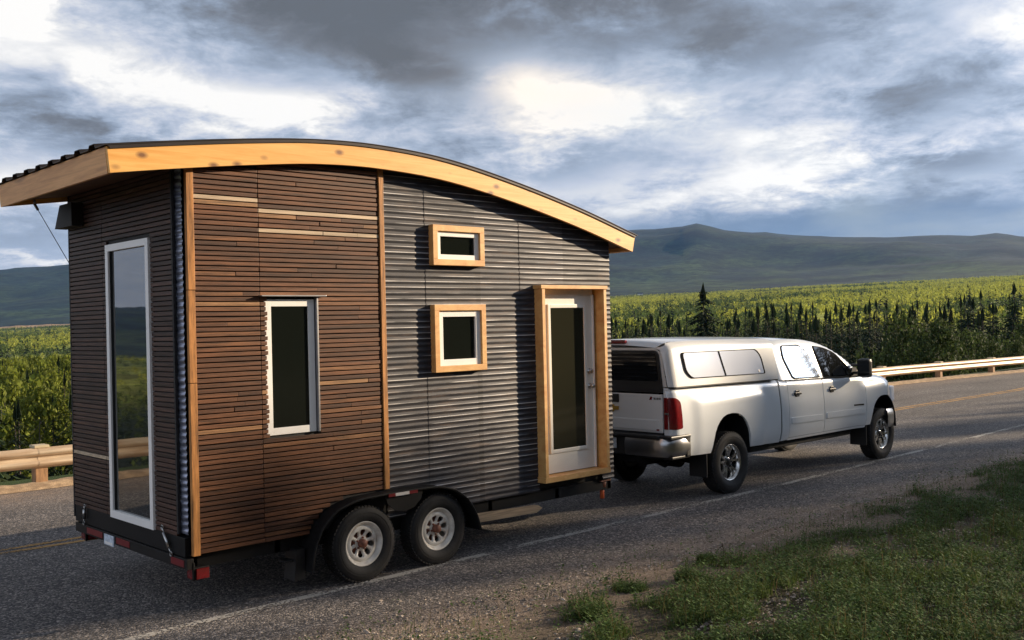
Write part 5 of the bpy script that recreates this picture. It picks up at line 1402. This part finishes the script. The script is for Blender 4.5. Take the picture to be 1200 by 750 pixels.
def blades(name,n,seed,hr,wr,mt,leafy=False,tufts=None):
    g=np.random.default_rng(seed)
    if tufts is None:
        x=0+27*g.uniform(0,1,n)**1.9; y=-1.2-5.6*g.uniform(0,1,n)
        k=g.uniform(0,1,n)<veg_density(x,y); x,y=x[k],y[k]
    else:
        cx,cy,rr=tufts; a=g.uniform(0,6.28,n); q=rr*g.uniform(0,1,n)**.7; x,y=cx+q*np.cos(a),cy+q*np.sin(a)
    z=ground(x,y); P=np.stack([x,y,z],1); k=in_view(P,.12); P=P[k]; n=len(P)
    tall=.25+2.0*vnoise(P[:,0]/.35,P[:,1]/.35,97,3)**1.6
    h=g.uniform(*hr,n)*tall; w=g.uniform(*wr,n); a=g.uniform(0,6.28,n); ln=g.uniform(.1,.8,n)*h
    dx_,dy_=np.cos(a),np.sin(a); sx,sy=-dy_,dx_
    if not leafy:
        p0=P+np.stack([sx*w,sy*w,0*w],1); p1=P-np.stack([sx*w,sy*w,0*w],1)
        m=P+np.stack([dx_*ln*.35,dy_*ln*.35,h*.6],1); m0=m+np.stack([sx*w,sy*w,0*w],1)*.8; m1=m-np.stack([sx*w,sy*w,0*w],1)*.8
        t=P+np.stack([dx_*ln,dy_*ln,h*.95],1)
        V=np.stack([p0,p1,m1,m0,t],1).reshape(-1,3); b=(np.arange(n)*5)[:,None]
        F=np.concatenate([b+np.array([0,1,2]),b+np.array([0,2,3]),b+np.array([3,2,4])])
        return npmesh(name,V,F,[mt])
    # leafy stems: a few small leaves up each stem
    VV=[];FF=[];off=0
    for j in range(7):
        q=(j+.6)/7; aa=a+j*2.4; L=w*(1.25-.6*q)*g.uniform(.7,1.3,n); c=P+np.stack([dx_*ln*.4*q,dy_*ln*.4*q,h*q],1)
        o=np.stack([np.cos(aa),np.sin(aa),g.uniform(-.1,.7,n)],1); sd_=np.stack([-np.sin(aa),np.cos(aa),g.uniform(-.3,.3,n)],1)
        A=c; B=c+o*L[:,None]*.55+sd_*L[:,None]*.28; Cc=c+o*L[:,None]; Dd=c+o*L[:,None]*.55-sd_*L[:,None]*.28
        VV.append(np.stack([A,B,Cc,Dd],1).reshape(-1,3)); FF.append(np.arange(n*4).reshape(-1,4)+off); off+=n*4
    return npmesh(name,np.concatenate(VV),np.concatenate(FF),[mt])
M['grass']=mat('verge_grass',(.082,.118,.030),.75,island=.5,spec=.2,trans=.3)
M['weed']=mat('verge_weeds',(.060,.105,.027),.7,island=.5,spec=.25,trans=.3)
M['stalk']=mat('dried_stalk',(.035,.022,.014),.9)
M['dry']=mat('dry_grass',(.19,.13,.06),.85,island=.5,spec=.2,trans=.2)
tag(blades('grass',330000,21,(.03,.11),(.0012,.003),M['grass']),'short green grass over the near verge','grass',kind='stuff')
tag(blades('weeds',85000,22,(.05,.24),(.014,.042),M['weed'],True),'leafy green weeds spreading over the near verge','weeds',kind='stuff')
tag(blades('dry_grass',16000,23,(.08,.24),(.0008,.0018),M['dry']),'dry straw coloured grass mixed into the green verge','grass',kind='stuff')

# single plants on the gravel: a dried stalk and loose tufts
P0=Vector((4.40,-2.08,float(ground(4.40,-2.08))-.01)); mb=MB()
pts=[P0+Vector((.006*math.sin(3*t),.004*math.cos(5*t),.175*t)) for t in np.linspace(0,1,7)]; mb.tube(pts,[.0032]*6+[.0015],6)
stk=part('dried_stalk',mb,M['stalk'],None,P0); tag(stk,'single dark dried weed stalk standing upright at the edge of the gravel','dead plant')
mb=MB(); mb.tube([pts[-1]-Vector((0,0,.03)),pts[-1]-Vector((0,0,.015)),pts[-1]+Vector((0,0,.012))],[.004,.0075,.003],8)
for k in range(3): a_=k*2.2; q=pts[3+k%2]; mb.tube([q,q+Vector((.016*math.cos(a_),.016*math.sin(a_),.012))],[.002,.001],5)
part('seed_head',mb,M['stalk'],stk)
for k,(tx,ty,rr,lab) in enumerate(((3.0,-2.1,.16,'leafy tuft on the gravel, the one nearest below the door end of the house'),(2.15,-2.42,.12,'small grassy tuft at the bottom edge, left of the other tufts on the gravel'),(3.55,-2.32,.13,'low weed tuft on the gravel between the nearest tuft and the dried stalk'),(4.28,-1.98,.10,'yellowish tuft growing at the foot of the dried stalk'))):
    o=blades('weed_tuft',420,300+k,(.05,.15),(.010,.026),M['weed'],True,(tx,ty,rr)); o2=blades('grass_blades',500,320+k,(.04,.13),(.001,.0025),M['grass'],False,(tx,ty,rr))
    o2.parent=o; tag(o,lab,'weed')
# a pale building and a pale cut bank far across the valley
x,y=polar(39.5,3600); z=float(ground(x,y)); mb=MB(); mb.box(-10,10,-5,5,-2,6); hb=part('farm_building',mb,M['white'],None,(x,y,z),True); tag(hb,'tiny pale building far across the valley, just right of the house roof end','building'); hb.rotation_euler=(0,0,R(-50))
mb=MB(); mb.prism([(-6,5.9),(0,9.5),(6,5.9)],-11,11,axis='x'); part('roof',mb,M['roofmetal'],hb,(x,y,z),True)
ang=np.linspace(64,76,60); vs=[];fs=[]
for k,a_ in enumerate(ang):
    for (dd,hh) in ((3330,-3),(3340,9.5+1.5*math.sin(k*.9)),(3352,9.5),(3380,-3)):
        x,y=polar(a_,dd); vs.append((x,y,float(ground(x,y))+hh))
for k in range(59):
    for j in range(3): q=4*k+j; fs.append((q,q+4,q+5,q+1))
mb=MB(); mb.add(vs,fs); tag(part('valley_road',mb,M['berm']),kind='structure')

# ------------------------------------------------------------------ haze over the whole valley
zs=GZ; mb=MB(); mb.box(gx[0]-20,gx[-1]+20,gy[0]-20,gy[-1]+20,float(GZ.min())-1,float(GZ.max())+25)
hm=bpy.data.materials.new('haze_air'); hm.use_nodes=True; nt=hm.node_tree; nt.nodes.remove(nt.nodes['Principled BSDF'])
pv=nt.nodes.new('ShaderNodeVolumePrincipled'); pv.inputs['Density'].default_value=HAZE; pv.inputs['Color'].default_value=(.20,.42,.90,1); pv.inputs['Anisotropy'].default_value=.1
nt.links.new(pv.outputs[0],nt.nodes['Material Output'].inputs['Volume'])
tag(part('haze',mb,hm),'thin blue haze over the valley and hills','haze',kind='stuff')
scene.cycles.volume_max_steps=16; scene.cycles.volume_bounces=0; scene.cycles.max_bounces=6
